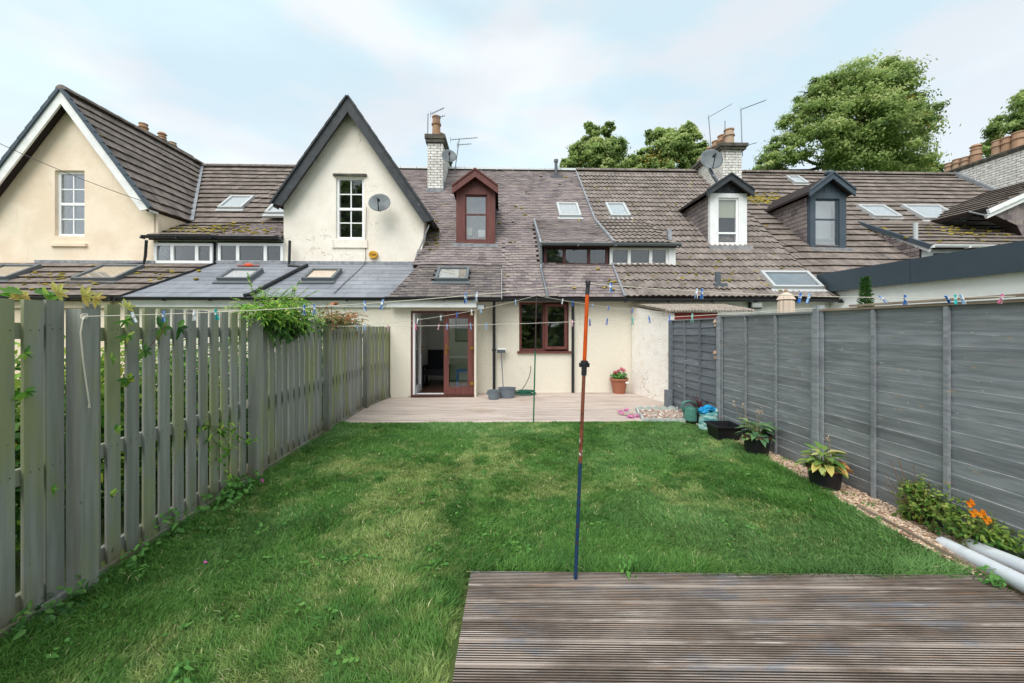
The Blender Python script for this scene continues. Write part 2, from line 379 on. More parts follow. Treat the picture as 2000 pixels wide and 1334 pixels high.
class Roof:
    """collects the courses of one house; finish() makes the nearest 300 pieces objects, the rest one mesh"""
    def __init__(s, house, name, piece):
        s.h = house; s.recs = {}; s.piece = piece; s.base = MB(HT); s.name = name
    def face(s, pts, w, e, h, mat, kind='flat', holes=(), ex=None, jit=.004, thick=.1, bond=True, cut=None):
        """pts: 3D polygon in house frame, first two points along the eave"""
        p = [Vector(q) for q in pts]
        n = Vector((0, 0, 0))
        for i in range(len(p)): n += p[i].cross(p[(i+1) % len(p)])
        n.normalize()
        if n.z < 0: n = -n
        ex = Vector(ex).normalized() if ex else (p[1] - p[0]).normalized()
        ew = n.cross(ex).normalized()
        if ew.z < 0: ex = -ex; ew = -ew
        O = p[0]; poly = [((q-O).dot(ex), (q-O).dot(ew)) for q in p]
        if sum(poly[i-1][0]*poly[i][1] - poly[i][0]*poly[i-1][1] for i in range(len(poly))) < 0: poly.reverse()
        if cut is not None:
            cp = [((Vector(q)-O).dot(ex), (Vector(q)-O).dot(ew)) for q in cut]
            cr_ = (min(q[0] for q in cp), max(q[0] for q in cp), min(q[1] for q in cp), max(q[1] for q in cp)); holes = [cut]
            for pl_ in rect_cells(poly, cr_): s.base.prism([O + ex*a + ew*b for a, b in pl_], -n * thick)
        else: s.base.prism([O + ex*a + ew*b for a, b in poly], -n * thick)
        x0, x1 = min(q[0] for q in poly), max(q[0] for q in poly); y0, y1 = min(q[1] for q in poly), max(q[1] for q in poly)
        hp = [[((Vector(q)-O).dot(ex), (Vector(q)-O).dot(ew)) for q in hl] for hl in holes]
        row = 0; y = y0
        me = tile_mesh(kind, w, e, h, mat)
        H0 = Vector(HT((0,0,0)))
        tv = lambda q: Vector(HT(q))
        X, Y, Z = tv(ex), tv(ew), tv(n)
        while y < y1:
            off = (w/2 if (row % 2 and bond) else 0) + (random.uniform(-.02,.02) if kind == 'slate' else 0)
            x = x0 - w + off
            while x < x1:
                r = clip_poly(poly, (x, x + w, y, y + e)); ar = area(r) if len(r) > 2 else 0
                if ar > w * e * .04:
                    cx, cy = x + w/2, y + e/2
                    if not any(min(q[0] for q in hl) < cx < max(q[0] for q in hl) and min(q[1] for q in hl) < cy < max(q[1] for q in hl) for hl in hp):
                        j1, j2 = random.uniform(-jit, jit), random.uniform(-jit, jit)*1.5
                        if ar > w * e * .98:
                            slip = random.random() < .012 and jit > .002
                            if slip: j1 = random.choice((-1,1))*.016; j2 = -random.uniform(.015,.04)
                            o = tv(O + ex*(x + w/2) + ew*(y + j2) + n*(.002 + abs(j1)*.7 + (.022 if jit > .002 else 0)*max(0, mnoise.noise(Vector((x*.55, y*.7, x0))) + .25)))
                            Mx = Matrix(((X.x, Y.x, Z.x, o.x), (X.y, Y.y, Z.y, o.y), (X.z, Y.z, Z.z, o.z), (0, 0, 0, 1)))
                            if kind != 'roll': Mx = Mx @ Matrix.Rotation(j1 * 2, 4, 'Z')
                            s.recs.setdefault(mat.name, []).append((o.length / math.sqrt(w*e), me, Mx, mat))
                        else:
                            hh = lambda q: h * (1 - (q[1]-y)/e * .85) + .004
                            vs = [O + ex*q[0] + ew*q[1] + n*hh(q) for q in r] + [O + ex*q[0] + ew*q[1] for q in r]
                            k = len(r)
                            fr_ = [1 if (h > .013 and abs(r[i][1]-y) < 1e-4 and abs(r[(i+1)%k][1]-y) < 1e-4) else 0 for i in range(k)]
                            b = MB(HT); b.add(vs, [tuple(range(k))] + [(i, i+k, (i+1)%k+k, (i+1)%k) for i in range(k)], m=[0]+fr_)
                            s.recs.setdefault(mat.name, []).append((1e9 + random.random(), b, None, mat))
                x += w
            y += e; row += 1
    def ridge(s, p0, p1, rad, mat, seg=.45, name='ridge_tile'):
        p0, p1 = Vector(p0), Vector(p1); L = (p1-p0).length; n = max(1, int(L/seg))
        for i in range(n):
            b = MB(HT); a = p0.lerp(p1, i/n); q = p0.lerp(p1, (i+.97)/n); d = (q-a).normalized()
            sd = d.cross(Vector((0,0,1))).normalized(); up = sd.cross(d)
            if up.z < 0: up = -up
            vs = []
            for k, pt in enumerate((a, q)):
                for j in range(7):
                    t = math.pi * (j/6*1.1 - .05); rr = rad * (1.0 + .06*(k == 0))
                    vs.append(pt + sd*math.cos(t)*rr + up*(math.sin(t)*rr*.8 - rad*.15))
            b.add(vs, [(j, j+1, j+8, j+7) for j in range(6)] + [(6,5,4,3,2,1,0), (7,8,9,10,11,12,13)])
            s.rids = getattr(s, 'rids', []); s.rids.append((b, mat, name))
    def finish(s):
        base = s.base.build('roof', m['underlay'], s.h)
        left = 300
        allr = [r for k in s.recs for r in s.recs[k]]
        allr.sort(key=lambda r: r[0])
        rest = {}
        for d, me, Mx, mat in allr:
            if Mx is not None and left > 0:
                inst(s.piece, me, Mx, base); left -= 1
            else: rest.setdefault(mat.name, (mat, []))[1].append((me, Mx))
        for k, (mat, lst) in rest.items():
            b = MB()
            for me, Mx in lst:
                q = random.random()
                if Mx is None:
                    b.add(me.v, me.f, q, m=me.m)
                else:
                    b.add([Mx @ v.co for v in me.vertices], [tuple(f.vertices) for f in me.polygons], q, m=[f.material_index for f in me.polygons])
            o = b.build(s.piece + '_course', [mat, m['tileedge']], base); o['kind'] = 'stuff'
        for b, mat, name in getattr(s, 'rids', []): b.build(name, mat, base)
        s.obj = base
        return base
def rect_cells(outer, hole):
    """outer 2D polygon minus a rectangle -> list of polygons"""
    x0, x1, y0, y1 = hole; B = 1e3
    return [q for q in (clip_poly(outer, (-B, B, -B, y0)), clip_poly(outer, (-B, B, y1, B)),
                        clip_poly(outer, (-B, x0, y0, y1)), clip_poly(outer, (x1, B, y0, y1))) if len(q) > 2]
def wall_poly(name, outer, holes, v, depth, mat, parent):
    """front wall in plane v; outer/hole in (u,z)"""
    polys = [outer]
    for h in holes:
        nx = []
        for q in polys:
            xs = [a[0] for a in q]; zs = [a[1] for a in q]
            if max(xs) <= h[0] or min(xs) >= h[1] or max(zs) <= h[2] or min(zs) >= h[3]: nx.append(q)
            else: nx += rect_cells(q, h)
        polys = nx
    b = MB(HT)
    for q in polys: b.prism([(u, v, z) for u, z in q], (0, depth, 0))
    return b.build(name, mat, parent)
def window(parent, u0, u1, z0, z1, v, frame, glass='glass', fw=.06, vb=(), hb=(), gb=(), fd=.07, backing='roomdark', name='window', bd=.25, sill=None, tb=.03, glabel=None):
    """frame in plane v..v+fd with bars; vb/hb fractions of full mullions/transoms, gb thin georgian bars [(axis, frac, lo, hi)]"""
    b = MB(HT)
    b.box((u0, v, z0), (u0+fw, v+fd, z1)); b.box((u1-fw, v, z0), (u1, v+fd, z1))
    b.box((u0+fw, v, z0), (u1-fw, v+fd, z0+fw)); b.box((u0+fw, v, z1-fw), (u1-fw, v+fd, z1))
    U = lambda t: u0 + fw + (u1-u0-2*fw)*t; Z = lambda t: z0 + fw + (z1-z0-2*fw)*t
    us = [u0+fw]; 
    for t in vb: b.box((U(t)-fw*.55, v-.004, z0+fw), (U(t)+fw*.55, v+fd-.01, z1-fw))
    for t in hb: b.box((u0+fw, v+.004, Z(t)-fw*.5), (u1-fw, v+fd-.014, Z(t)+fw*.5))
    for ax, t, lo, hi in gb:
        if ax == 'v': b.box((U(t)-tb/2, v+.02, Z(lo)), (U(t)+tb/2, v+.045, Z(hi)))
        else: b.box((U(lo), v+.0215, Z(t)-tb/2), (U(hi), v+.0465, Z(t)+tb/2))
    fr = b.build(name, m[frame], parent)
    ue = [u0+fw] + [U(t) for t in vb] + [u1-fw]
    ze = [z0+fw] + [Z(t) for t in hb] + [z1-fw]
    for i in range(len(ue)-1):
        for j in range(len(ze)-1):
            q = MB(HT); q.box((ue[i], v+.028, ze[j]), (ue[i+1], v+.036, ze[j+1])); q.build('pane', m[glass], fr)
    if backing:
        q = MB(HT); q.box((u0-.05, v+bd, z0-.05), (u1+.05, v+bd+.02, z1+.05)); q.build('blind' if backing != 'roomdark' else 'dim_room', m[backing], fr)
    if sill:
        q = MB(HT); q.box((u0-.06, v-.12, z0-.07), (u1+.06, v+.02, z0-.002)); q.build('sill', m[sill], fr)
    return fr
def skylight(parent, px0, px1, pyt, pyb, pl, fr='alu', glass='glassr', pane_sheet='roompale', top=None, thick=.09, fw=.07, lean=None):
    """corner pixels measured on roof plane pl; px0,px1 bottom corners; top = (px0,px1) top corners"""
    a = Hp(px0, pyb, pl); b_ = Hp(px1, pyb, pl)
    t0 = Hp((top or (px0, px1))[0], pyt, pl)
    u0, u1, v0 = a[0], b_[0], (a[1]+b_[1])/2; v1 = t0[1]
    mm = pl[2]; q = math.sqrt(1+mm*mm); n = Vector((0, -mm/q, 1/q)); ew = Vector((0, 1/q, mm/q)); ex = Vector((1,0,0))
    O = Vector(onpl(u0, v0, pl)) + n*.04; W = u1-u0; L = (v1-v0)*q
    def bar(x0,x1,y0,y1,h0,h1,mb): mb.prism([O+ex*x+ew*y+n*h0 for x,y in ((x0,y0),(x1,y0),(x1,y1),(x0,y1))], n*(h1-h0))
    b = MB(HT)
    bar(0,fw,0,L,-.05,thick,b); bar(W-fw,W,0,L,-.05,thick,b); bar(fw,W-fw,0,fw*.8,-.05,thick-.004,b); bar(fw,W-fw,L-fw,L,-.05,thick-.004,b)
    bar(-.05,W+.05,-.12,-.001,-.05,.012,b)
    s = b.build('skylight', m[fr], parent)
    g = MB(HT); bar(fw-.002,W-fw+.002,fw*.8-.002,L-fw+.002,thick-.03,thick-.022,g); g.build('pane', m[glass], s)
    if pane_sheet:
        g = MB(HT); bar(fw,W-fw,fw*.8,L-fw,.040,.046,g); g.build('blind', m[pane_sheet], s)  # added sheet; its tone stands in for sky reflection and lit interior
    return s
def gutter(parent, u0, u1, v, z, mat='blackplastic', rad=.055, name='gutter'):
    b = MB(HT); n = 7; vs = []
    for u in (u0, u1):
        for j in range(n):
            t = math.pi * (1 + j/(n-1)); vs.append((u, v + rad*math.cos(t), z + rad*math.sin(t)*1.1))
        vs += [(u, v + rad*.8, z), (u, v + rad*.7, z-rad*.1)] if False else []
    b.add(vs, [(j, j+1, j+n+1, j+n) for j in range(n-1)] + [tuple(range(n)), tuple(range(2*n-1, n-1, -1))])
    b.box((u0, v-rad-.008, z-.01), (u1, v-rad, z+.012)); b.box((u0, v+rad, z-.012), (u1, v+rad+.008, z+.012))
    k = max(1, int((u1-u0)/.9))
    for i in range(k+1):
        u = u0 + (u1-u0)*i/k; b.box((u-.02, v-rad-.014, z-rad-.02), (u+.02, v+rad+.01, z-rad*.6))
    return b.build(name, m[mat], parent)
def pipe(parent, pts, rad=.034, mat='blackplastic', name='downpipe', coll=()):
    b = MB(HT); b.tube(pts, rad, 10)
    for z in coll: b.tube([(pts[0][0], pts[0][1], z-.03), (pts[0][0], pts[0][1], z+.03)], rad*1.35, 10)
    return b.build(name, m[mat], parent, smooth=False)
def chimney(house_roof, u0, u1, v0, v1, z0, z1, pots, bricks=True, cap=.16, mat='whitebrick', name='chimney', cw=.06):
    b = MB(HT); e = .012
    b.box((u0+e, v0+e, z0), (u1-e, v1-e, z1)); ch = b.build(name, m['mortar'], house_roof)
    bb = MB(HT); L, hh, g = .235, .094, .017
    z = z0; row = 0
    while z < z1 - .02:
        zt = min(z + hh - g, z1)
        def run(a0, a1, fn):
            x = a0 - (L/2 if row % 2 else 0)
            while x < a1:
                s, e2 = max(x, a0), min(x + L - g, a1)
                if e2 - s > .02: fn(s, e2)
                x += L
        run(u0, u1, lambda s, e2: bb.box((s, v0-random.uniform(0,.004), z), (e2, v0+.03, zt), r=random.random()))
        run(v0+.031, v1-.031, lambda s, e2: bb.box((u0-random.uniform(0,.004), s, z), (u0+.03, e2, zt), r=random.random()))
        run(v0+.031, v1-.031, lambda s, e2: bb.box((u1-.03, s, z), (u1+random.uniform(0,.004), e2, zt), r=random.random()))
        z += hh; row += 1
    o = bb.build('brick_course', m[mat], ch); o['kind'] = 'stuff'
    c2 = MB(HT); c2.box((u0-cw, v0-cw, z1), (u1+cw, v1+cw, z1+cap*.45)); c2.box((u0-cw*1.5, v0-cw*1.5, z1+cap*.45), (u1+cw*1.5, v1+cw*1.5, z1+cap))
    c2.build('chimney_cap', m['capstone'], ch)
    for (pu, pv, ph, pr, style) in pots:
        q = MB(HT); zz = z1 + cap
        q.lathe((pu, pv, zz), [(pr*1.15,0),(pr*1.1,.05),(pr,.06),(pr*.9,ph*.58),(pr*1.12,ph*.6),(pr*1.12,ph*.66),(pr*.95,ph*.68),(pr*.85,ph*.92),(pr*1.0,ph*.94),(pr*1.0,ph),(pr*.7,ph),(pr*.7,ph-.1)], 14)
        if style == 'cowl': q.lathe((pu, pv, zz+ph), [(pr*.8,0),(pr*.8,.08),(pr*1.1,.1),(pr*.7,.18),(.01,.2)], 14)
        q.build('chimney_pot', m['terra'], ch, smooth=False)
    return ch
def aerial(px, py_base, py_top, v, lean, booms, label, rad=.018):
    p0 = Vector(HT(Hh(px + lean, py_base, v))); p1 = Vector(HT(Hh(px, py_top, v)))
    t = thing('tv_aerial', label, 'aerial', p0)
    b = MB(); b.tube([p0, p1], rad, 6); b.build('mast', m['metal'], t)
    for (ax, ay, bx, by, n) in booms:
        a, q = Vector(HT(Hh(ax, ay, v))), Vector(HT(Hh(bx, by, v)))
        b = MB(); b.tube([a, q], rad*.7, 5); b.build('boom', m['metal'], t)
        b = MB(); d = (q-a)
        for i in range(n):
            cpt = a + d*(i/(max(1, n-1))); L = .07
            b.tube([cpt + Vector((.02,-L,0)), cpt + Vector((-.02,L,0))], .006, 4)
        b.tube([a + Vector((0,0,-.11)), a + Vector((0,0,.11))], .008, 4)
        b.build('element', m['metal'], t)
    return t
def dish(c0, rad, facing, label, arm=True, sx=1.0):
    c0 = Vector(c0); n = Vector(facing).normalized(); a = n.cross(Vector((0,0,1))).normalized(); b_ = a.cross(n)
    t = thing('satellite_dish', label, 'satellite dish', c0)
    mb = MB(); N = 28; rings = [(0,-.18),(.3,-.165),(.6,-.12),(.85,-.05),(1,0)]
    vs = [c0 + n*(-.18*rad*1.2)]
    for q, h in rings[1:]:
        for j in range(N):
            g = 2*math.pi*j/N; vs.append(c0 + (a*math.cos(g)*q*sx + b_*math.sin(g)*q)*rad + n*h*rad*1.2)
    k = len(rings)-1
    fs = [(0, 1+j, 1+(j+1)%N) for j in range(N)] + [(1+i*N+j, 1+(i+1)*N+j, 1+(i+1)*N+(j+1)%N, 1+i*N+(j+1)%N) for i in range(k-1) for j in range(N)]
    o = len(vs); vs += [v - n*.012 for v in vs[:o]]
    fs += [tuple(i+o for i in reversed(f)) for f in fs] + [(1+(k-1)*N+j, 1+(k-1)*N+j+o, 1+(k-1)*N+(j+1)%N+o, 1+(k-1)*N+(j+1)%N) for j in range(N)]
    mb.add(vs, fs); mb.build('reflector', m['dish'], t, smooth=True)
    mb = MB(); f = c0 + n*rad*.75 - b_*rad*.1
    mb.tube([c0 - b_*rad*.95, f], .014, 6); mb.build('feed_arm', m['blackplastic'], t)
    mb = MB(); mb.tube([f - n*.0, f - n*.14 + b_*.02], .035, 8); mb.build('receiver', m['blackplastic'], t)
    mb = MB(); mb.tube([c0 - n*rad*.22, c0 - n*rad*.5 - b_*rad*.15, c0 - n*rad*.6 - b_*rad*.6], .022, 6); mb.build('bracket', m['metal'], t)
    return t
# ------------------------------------------------------------------ the terrace
MP = (9.3, 2.33, .9)              # main roof plane of the terrace
DPL = (10.75, 4.08, .54)          # shallower roofs over the left window band
DPR = (10.2, 3.84, .5625)         # and over the right one
XP = (9.1, 2.32, .589)            # rear extension roofs
XC = (8.8, 2.30, .626)
RID_V = 15.4; RID_Z = 2.33 + .9 * (RID_V - 9.3)
def Vm(z): return 9.3 + (z - 2.33) / .9
def hthing(name, label, cat, u, v, group='houses of the terrace'):
    return thing(name, label, cat, HT((u, v, 0)), group)
hA = hthing('terraced_house', 'beige gabled house at the left end, white barge boards and one white sash window', 'house', -10.5, 10)
hB = hthing('terraced_house', 'ivory gabled house with black barge boards, dish and dark smooth slate extension', 'house', -4.5, 10)
hC = hthing('terraced_house', 'house of weathered purple slates with maroon dormer and maroon patio doors', 'house', .5, 10)
hD = hthing('terraced_house', 'house roofed in double roll tiles with a white framed black gabled dormer', 'house', 5.5, 10)
hE = hthing('terraced_house', 'house roofed in flat brown tiles with a slate grey dormer', 'house', 12.5, 10)
hF = hthing('terraced_house', 'house cut by the right edge, white barge over purple slate cladding', 'house', 20, 11)
rA, rB, rC, rD, rE, rF = (Roof(h, 'roof', p) for h, p in ((hA,'tile'),(hB,'slate'),(hC,'slate'),(hD,'tile'),(hE,'tile'),(hF,'tile')))
FT = dict(w=.33, e=.345, h=.052, mat=m['flattile'], kind='flat')
RT = dict(w=.30, e=.33, h=.040, mat=m['rolltile'], kind='roll', bond=False)
PS = dict(w=.19, e=.125, h=.018, mat=m['purpleslate'], kind='slate', jit=.006)
GS = dict(w=.21, e=.135, h=.016, mat=m['greyslate'], kind='slate', jit=.005)
NS = dict(w=.5, e=.235, h=.011, mat=m['newslate'], kind='slate', jit=.0015)

def gable(house, roof, apex, fl, fr, v, bw, bmat, spec, vmat, trim='bargeboard', left_tiles=True, ovh=.0, vth=.09):
    ap = Vector(Hh(*apex, v)); L = Vector(Hh(*fl, v)); Rr = Vector(Hh(*fr, v))
    rb = Vector((ap.x, Vm(ap.z), ap.z))
    for e, s in ((L, -1), (Rr, 1)):
        eb = Vector((e.x, Vm(e.z) , e.z))
        if s == 1 or left_tiles:
            roof.face([e, eb, rb, ap], ex=(0, 1, 0), **spec)
        d = (e - ap); k = d.z / d.x
        b = MB(HT); off = bw * math.sqrt(1 + k*k)
        ai = Vector((ap.x, v, ap.z - off)); zi = e.z - .06; ei = Vector((ap.x + (zi - ai.z) / k, v, zi))
        b.prism([ap, Vector((e.x, v, e.z)), ei, ai], (0, -.045, 0)); b.build(trim, m[bmat], house)
        b = MB(HT)                                         # soffit behind the board
        b.prism([ap - Vector((0,0,.03)), Vector((e.x, v, e.z-.03)), Vector((e.x, v, e.z-.08)), ap - Vector((0,0,.10))], (0, .26, 0)); b.build('soffit', m[bmat], house)
        b = MB(HT); n = max(2, int(d.length / .32))        # verge pieces lying on the board
        up = Vector((-k, 0, 1)) if k < 0 else Vector((-k, 0, 1)); up = up.normalized()
        for i in range(n):
            a = ap + d * (i / n); q = ap + d * ((i + 1.04) / n)
            b.prism([a + up*.0, q + up*.0, q + up*(vth), a + up*(vth*.8)], (0, -.09, 0), r=random.random())
        b.build('verge', m[vmat], house)
    return ap, L, Rr, rb

# ---- house A
apA, LA, RA, rbA = gable(hA, rA, (122,178), (-60,414), (293,408), 10.65, .21, 'whitepaint', FT, 'greyframe')
rA.ridge((apA.x, 10.6, apA.z+.06), (apA.x, rbA.y, apA.z+.06), .13, m['flattile'])
pz = lambda px, py, v=10.9: (lambda q: (q[0], q[2]))(Hh(px, py, v))
wb = 3.0
def WP(pts, v=10.9): return [pz(x, y, v) for x, y in pts]
h0 = pz(107, 461); h1 = pz(165, 333)
poly = WP([(-62,516),(308,516),(308,424),(122,200),(-62,430)]); poly[0] = (poly[0][0], wb); poly[1] = (poly[1][0], wb)
wall_poly('wall', poly, [(h0[0], h1[0], h0[1], h1[1])], 10.9, .35, m['cream'], hA)
GB = [('v',.5,0,1),('h',.25,0,1),('h',.75,0,1)]
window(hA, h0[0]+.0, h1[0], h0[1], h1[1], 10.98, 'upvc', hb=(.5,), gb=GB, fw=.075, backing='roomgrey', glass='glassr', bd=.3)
b = MB(HT); b.box((h0[0]-.08, 10.84, h0[1]-.28), (h1[0]+.08, 10.905, h0[1]-.2)); b.build('sill_band', m['cream'], hA)
uAB = -7.7
valb = (RA.x, Vm(RA.z), RA.z)
b = MB(HT); b.box((RA.x-.12, 10.9, 2.9), (RA.x-.05, 14, RA.z)); b.build('wall', m['cream'], hA)
rA.face([(RA.x, 12.0, Vm and MP[1]+.9*(2.7)), (uAB, 12.0, MP[1]+.9*2.7), (uAB, RID_V, RID_Z), (rbA[0], RID_V, RID_Z)], holes=[], **FT)
eL = Hh(288, 465, 10.75)[0]
rA.face([onpl(eL, 10.75, DPL), onpl(uAB, 10.75, DPL), onpl(uAB, 12.0, DPL), onpl(eL, 12.0, DPL)], **FT)
b = MB(HT); b.beam((apA.x+.02, rbA.y-.06, rbA.z+.03), (RA.x+.02, valb[1]-.05, RA.z+.05), .16, .02, up=(0,-.6,.8)); b.build('lead_valley', m['lead'], hA)
rA.ridge((apA.x, RID_V, RID_Z+.05), (uAB, RID_V, RID_Z+.05), .12, m['flattile'])
uxA0 = Hp(230, 583, XP)[0]; uxA1 = Hp(415, 520, XP)[0]
rA.face([onpl(-14.5, 9.1, XP), onpl(uxA0, 9.1, XP), onpl(uxA1-.1, 10.85, XP), onpl(-14.5, 10.85, XP)], **FT)
b = MB(HT); b.box((-14.4, 9.25, 0), (uxA0, 9.45, 2.3)); b.build('wall', m['cream'], hA)
b = MB(HT); b.box((-14.4, 9.17, 2.08), (uxA0-.3, 9.22, 2.26)); b.build('fascia', m['cream'], hA)
gutter(hA, -14.4, uxA0-.1, 9.02, 2.31)
b = MB(HT); b.box((-12.5, 10.82, 3.36), (RA.x-.05, 10.895, 3.44)); b.build('flashing', m['lead'], hA)
skylight(hA, 18-80, 18, 524, 550, XP, fr='alu', pane_sheet='cream' if 'cream' in m else 'roompale', glass='glassr')
skylight(hA, 141, 229, 524, 552, XP, fr='alu', pane_sheet='cream', glass='glassr')
zb0, zb1 = Hh(350, 516, 10.9)[2], 4.08
ua, ub = Hh(300, 480, 10.9)[0], Hh(422, 480, 10.9)[0]
b = MB(HT); b.box((eL+.05, 10.93, 3.2), (ub, 11.1, zb1)); b.build('window_band', m['whitepaint'], hA)
def triple(parent, pxa, pxb, pyt, pyb, v, frame, panes, glass='glass', backing='roomdark', fw=.075):
    u0, z0 = pz(pxa, pyb, v); u1, z1 = pz(pxb, pyt, v)
    vb = [(Hh(p, 490, v)[0] - u0 - fw) / (u1 - u0 - 2*fw) for p in panes]
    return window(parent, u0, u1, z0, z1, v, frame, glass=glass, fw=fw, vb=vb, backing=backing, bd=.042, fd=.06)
triple(hA, 300, 415, 475, 514, 10.86, 'upvc', (336,384))
gutter(hA, eL-.05, uAB, 10.66, 4.07)
pipe(hA, [Hh(286, 469, 10.7), Hh(284, 500, 10.75), Hh(281, 514, 10.75), Hh(212, 519, 10.7)], .035)
b = MB(HT); q = Hh(313,448,11.2); b.tube([q, (q[0], q[1], q[2]+.45)], .05, 8); b.build('stub_pipe', m['capstone'], hA)
skylight(hA, 427, 475, 388, 411, MP, fr='aluw', glass='glassr')
rA.finish()
# pots of the chimney behind the left gable
uc0, uc1 = Hh(236, 260, 15.2)[0], Hh(262, 260, 15.2)[0]
zc = Hh(250, 262, 15.4)[2]
chimney(rA.obj, uc0, uc1+.2, 15.5, 17.6, 6.5, zc, [((uc0+uc1)/2+.1, 15.75, .42, .15, ''), ((uc0+uc1)/2+.1, 16.6, .32, .15, 'cowl'), ((uc0+uc1)/2+.1, 17.1, .32, .15, '')])

# ---- house B
apB, LB, RB, rbB = gable(hB, rB, (680,190), (533,398), (845,431), 10.65, .235, 'blackbarge', dict(w=.25,e=.2,h=.016,mat=m['purpleslate'],kind='slate'), 'blackbarge', vth=.05)
h0 = pz(656, 467); h1 = pz(711, 345)
poly = WP([(554,516),(818,516),(826,470),(830,425),(680,204),(554,400)]); poly[0] = (poly[0][0], wb); poly[1] = (poly[1][0], wb)
wall_poly('wall', poly, [(h0[0], h1[0], h0[1], h1[1])], 10.9, .35, m['ivory'], hB)
b = MB(HT); b.box((poly[0][0], 11.26, 3.0), (poly[0][0]+.2, 13.5, Hh(554,400,10.9)[2])); b.build('wall', m['ivory'], hB)
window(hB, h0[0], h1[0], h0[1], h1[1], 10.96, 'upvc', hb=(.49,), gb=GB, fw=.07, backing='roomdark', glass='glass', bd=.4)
b = MB(HT); b.box((h0[0]-.06, 10.84, h1[1]+.0), (h1[0]+.08, 10.905, h1[1]+.06)); b.build('lintel_edge', m['capstone'], hB)
b = MB(HT); b.box((h0[0]-.1, 10.86, h0[1]-.24), (h1[0]+.1, 10.905, h0[1]-.02)); b.build('sill_band', m['ivory'], hB)
uBg = Hh(553, 480, 10.9)[0]
rB.face([onpl(uAB+.01, 10.75, DPL), onpl(uBg, 10.75, DPL), onpl(uBg, 12.0, DPL), onpl(uAB+.01, 12.0, DPL)], **PS)
rB.face([onpl(uAB+.01, 12.0, MP), onpl(uBg+.1, 12.0, MP), onpl(uBg+1.6, RID_V, MP), onpl(uAB+.01, RID_V, MP)], **dict(FT))
rB.ridge((uAB, RID_V, RID_Z+.05), (-4.5, RID_V, RID_Z+.05), .12, m['flattile'])
gutter(hB, uAB, uBg+.05, 10.66, 4.07)
b = MB(HT); b.box((ub+.01, 10.93, 3.2), (uBg, 11.1, zb1)); b.build('window_band', m['whitepaint'], hB)
triple(hB, 425, 553, 475, 514, 10.86, 'upvc', (464,518))
pipe(hB, [Hh(566, 470, 10.7), Hh(565, 512, 10.72), Hh(563, 518, 10.7), Hh(600, 522, 10.65)], .035)
uxB1 = Hp(765, 583, XP)[0]; uxB2 = Hp(820, 520, XP)[0]
rB.face([onpl(uxA0, 9.1, XP), onpl(uxB1, 9.1, XP), onpl(uxB2, 10.88, XP), onpl(uxA1, 10.88, XP)], **NS)
b = MB(HT); b.beam(Vector(onpl(uxA0, 9.08, XP))+Vector((0,0,.03)), Vector(onpl(uxA1, 10.85, XP))+Vector((0,0,.04)), .05, .05); b.build('verge_strip', m['blackplastic'], hB)
b = MB(HT); b.box((uxA0, 9.2, 0), (uxB1+.02, 9.4, 2.3)); b.build('wall', m['dash'], hB)
b = MB(HT); b.box((uxA0, 9.14, 2.1), (uxB1-.02, 9.19, 2.28)); b.build('fascia', m['whitepaint'], hB)
b = MB(HT); b.box((uxA1, 10.84, 3.36), (uxB2-.1, 10.895, 3.45)); b.build('flashing', m['lead'], hB)
gutter(hB, uxA0, uxB1, 9.02, 2.31)
skylight(hB, 425, 490, 532, 552, XP, glass='glass', pane_sheet='roompale'); skylight(hB, 590, 652, 532, 552, XP, glass='glass', pane_sheet='cream')
skylight(hB, 519, 560, 402, 421, (11.4, MP[1]+.9*2.1+.25, .9), fr='aluw')
p0 = Vector(Hp(600, 522, XP)) + Vector((0,0,.07)); p1 = Vector(Hp(488, 581, XP)) + Vector((0,0,.07))
pipe(hB, [p0, p1, p1 + Vector((-.05,-.12,-.03))], .042, name='roof_pipe')
b = MB(HT); q = Vector(Hp(485, 519, (9.1,2.36,.589))); b.box((q.x-.3, q.y-.02, q.z-.0), (q.x+.28, q.y+.03, q.z+.012)); b.blob((q.x, q.y, q.z+.02), .12, .04, .05)
tag(b.build('roof_tape', m['orange']), 'bright orange plastic strip lying at the top of the dark slate roof', 'plastic strip')
# black service cable over gable and slates
b = MB(HT); q = [Hh(716,405,10.85), Hh(714,470,10.87), Hh(714,505,10.87), Hh(712,516,10.8), Vector(Hp(700,530,XP))+Vector((0,0,.03)), Vector(Hp(668,560,XP))+Vector((0,0,.03)), Vector(Hp(652,576,XP))+Vector((0,0,.03))]
b.tube(q, .007, 5); b.build('cable', m['blackplastic'], hB)
rB.finish()
# white corner window post pieces and lead on gable foot
b = MB(HT); b.beam(Hh(838,440,10.7), Hh(806,520,10.62), .07, .03); b.build('lead_flashing', m['lead'], hC)

# ---- house C
uCD = 3.0; uX = .04
rC.face([onpl(-2.3, 10.35, MP), onpl(uX, 10.35, MP), onpl(uX, RID_V, MP), onpl(-2.3, RID_V, MP)], **PS)
rC.face([onpl(-5.2, 12.6, MP), onpl(-2.302, 12.6, MP), onpl(-2.302, RID_V, MP), onpl(-5.2, RID_V, MP)], **PS)
cub = Hh(1056, 480, 10.2)[0]
rC.face([onpl(uX, 9.33, MP), onpl(uCD, 9.33, MP), onpl(uCD, RID_V, MP), onpl(uX, RID_V, MP)], holes=[[onpl(cub, 10.4, MP), onpl(uCD, 12.1, MP)]], **PS)
rC.face([onpl(-2.52, 8.8, XC), onpl(uX-.01, 8.8, XC), onpl(uX-.01, 10.33, XC), onpl(-2.16, 10.33, XC)], cut=[Hp(852,551,XC), Hp(911,551,XC), Hp(911,531,XC), Hp(852,531,XC)], **GS)
rC.face([onpl(cub, 10.2, DPR), onpl(uCD, 10.2, DPR), onpl(uCD, 12.27, DPR), onpl(cub, 12.27, DPR)], **PS)
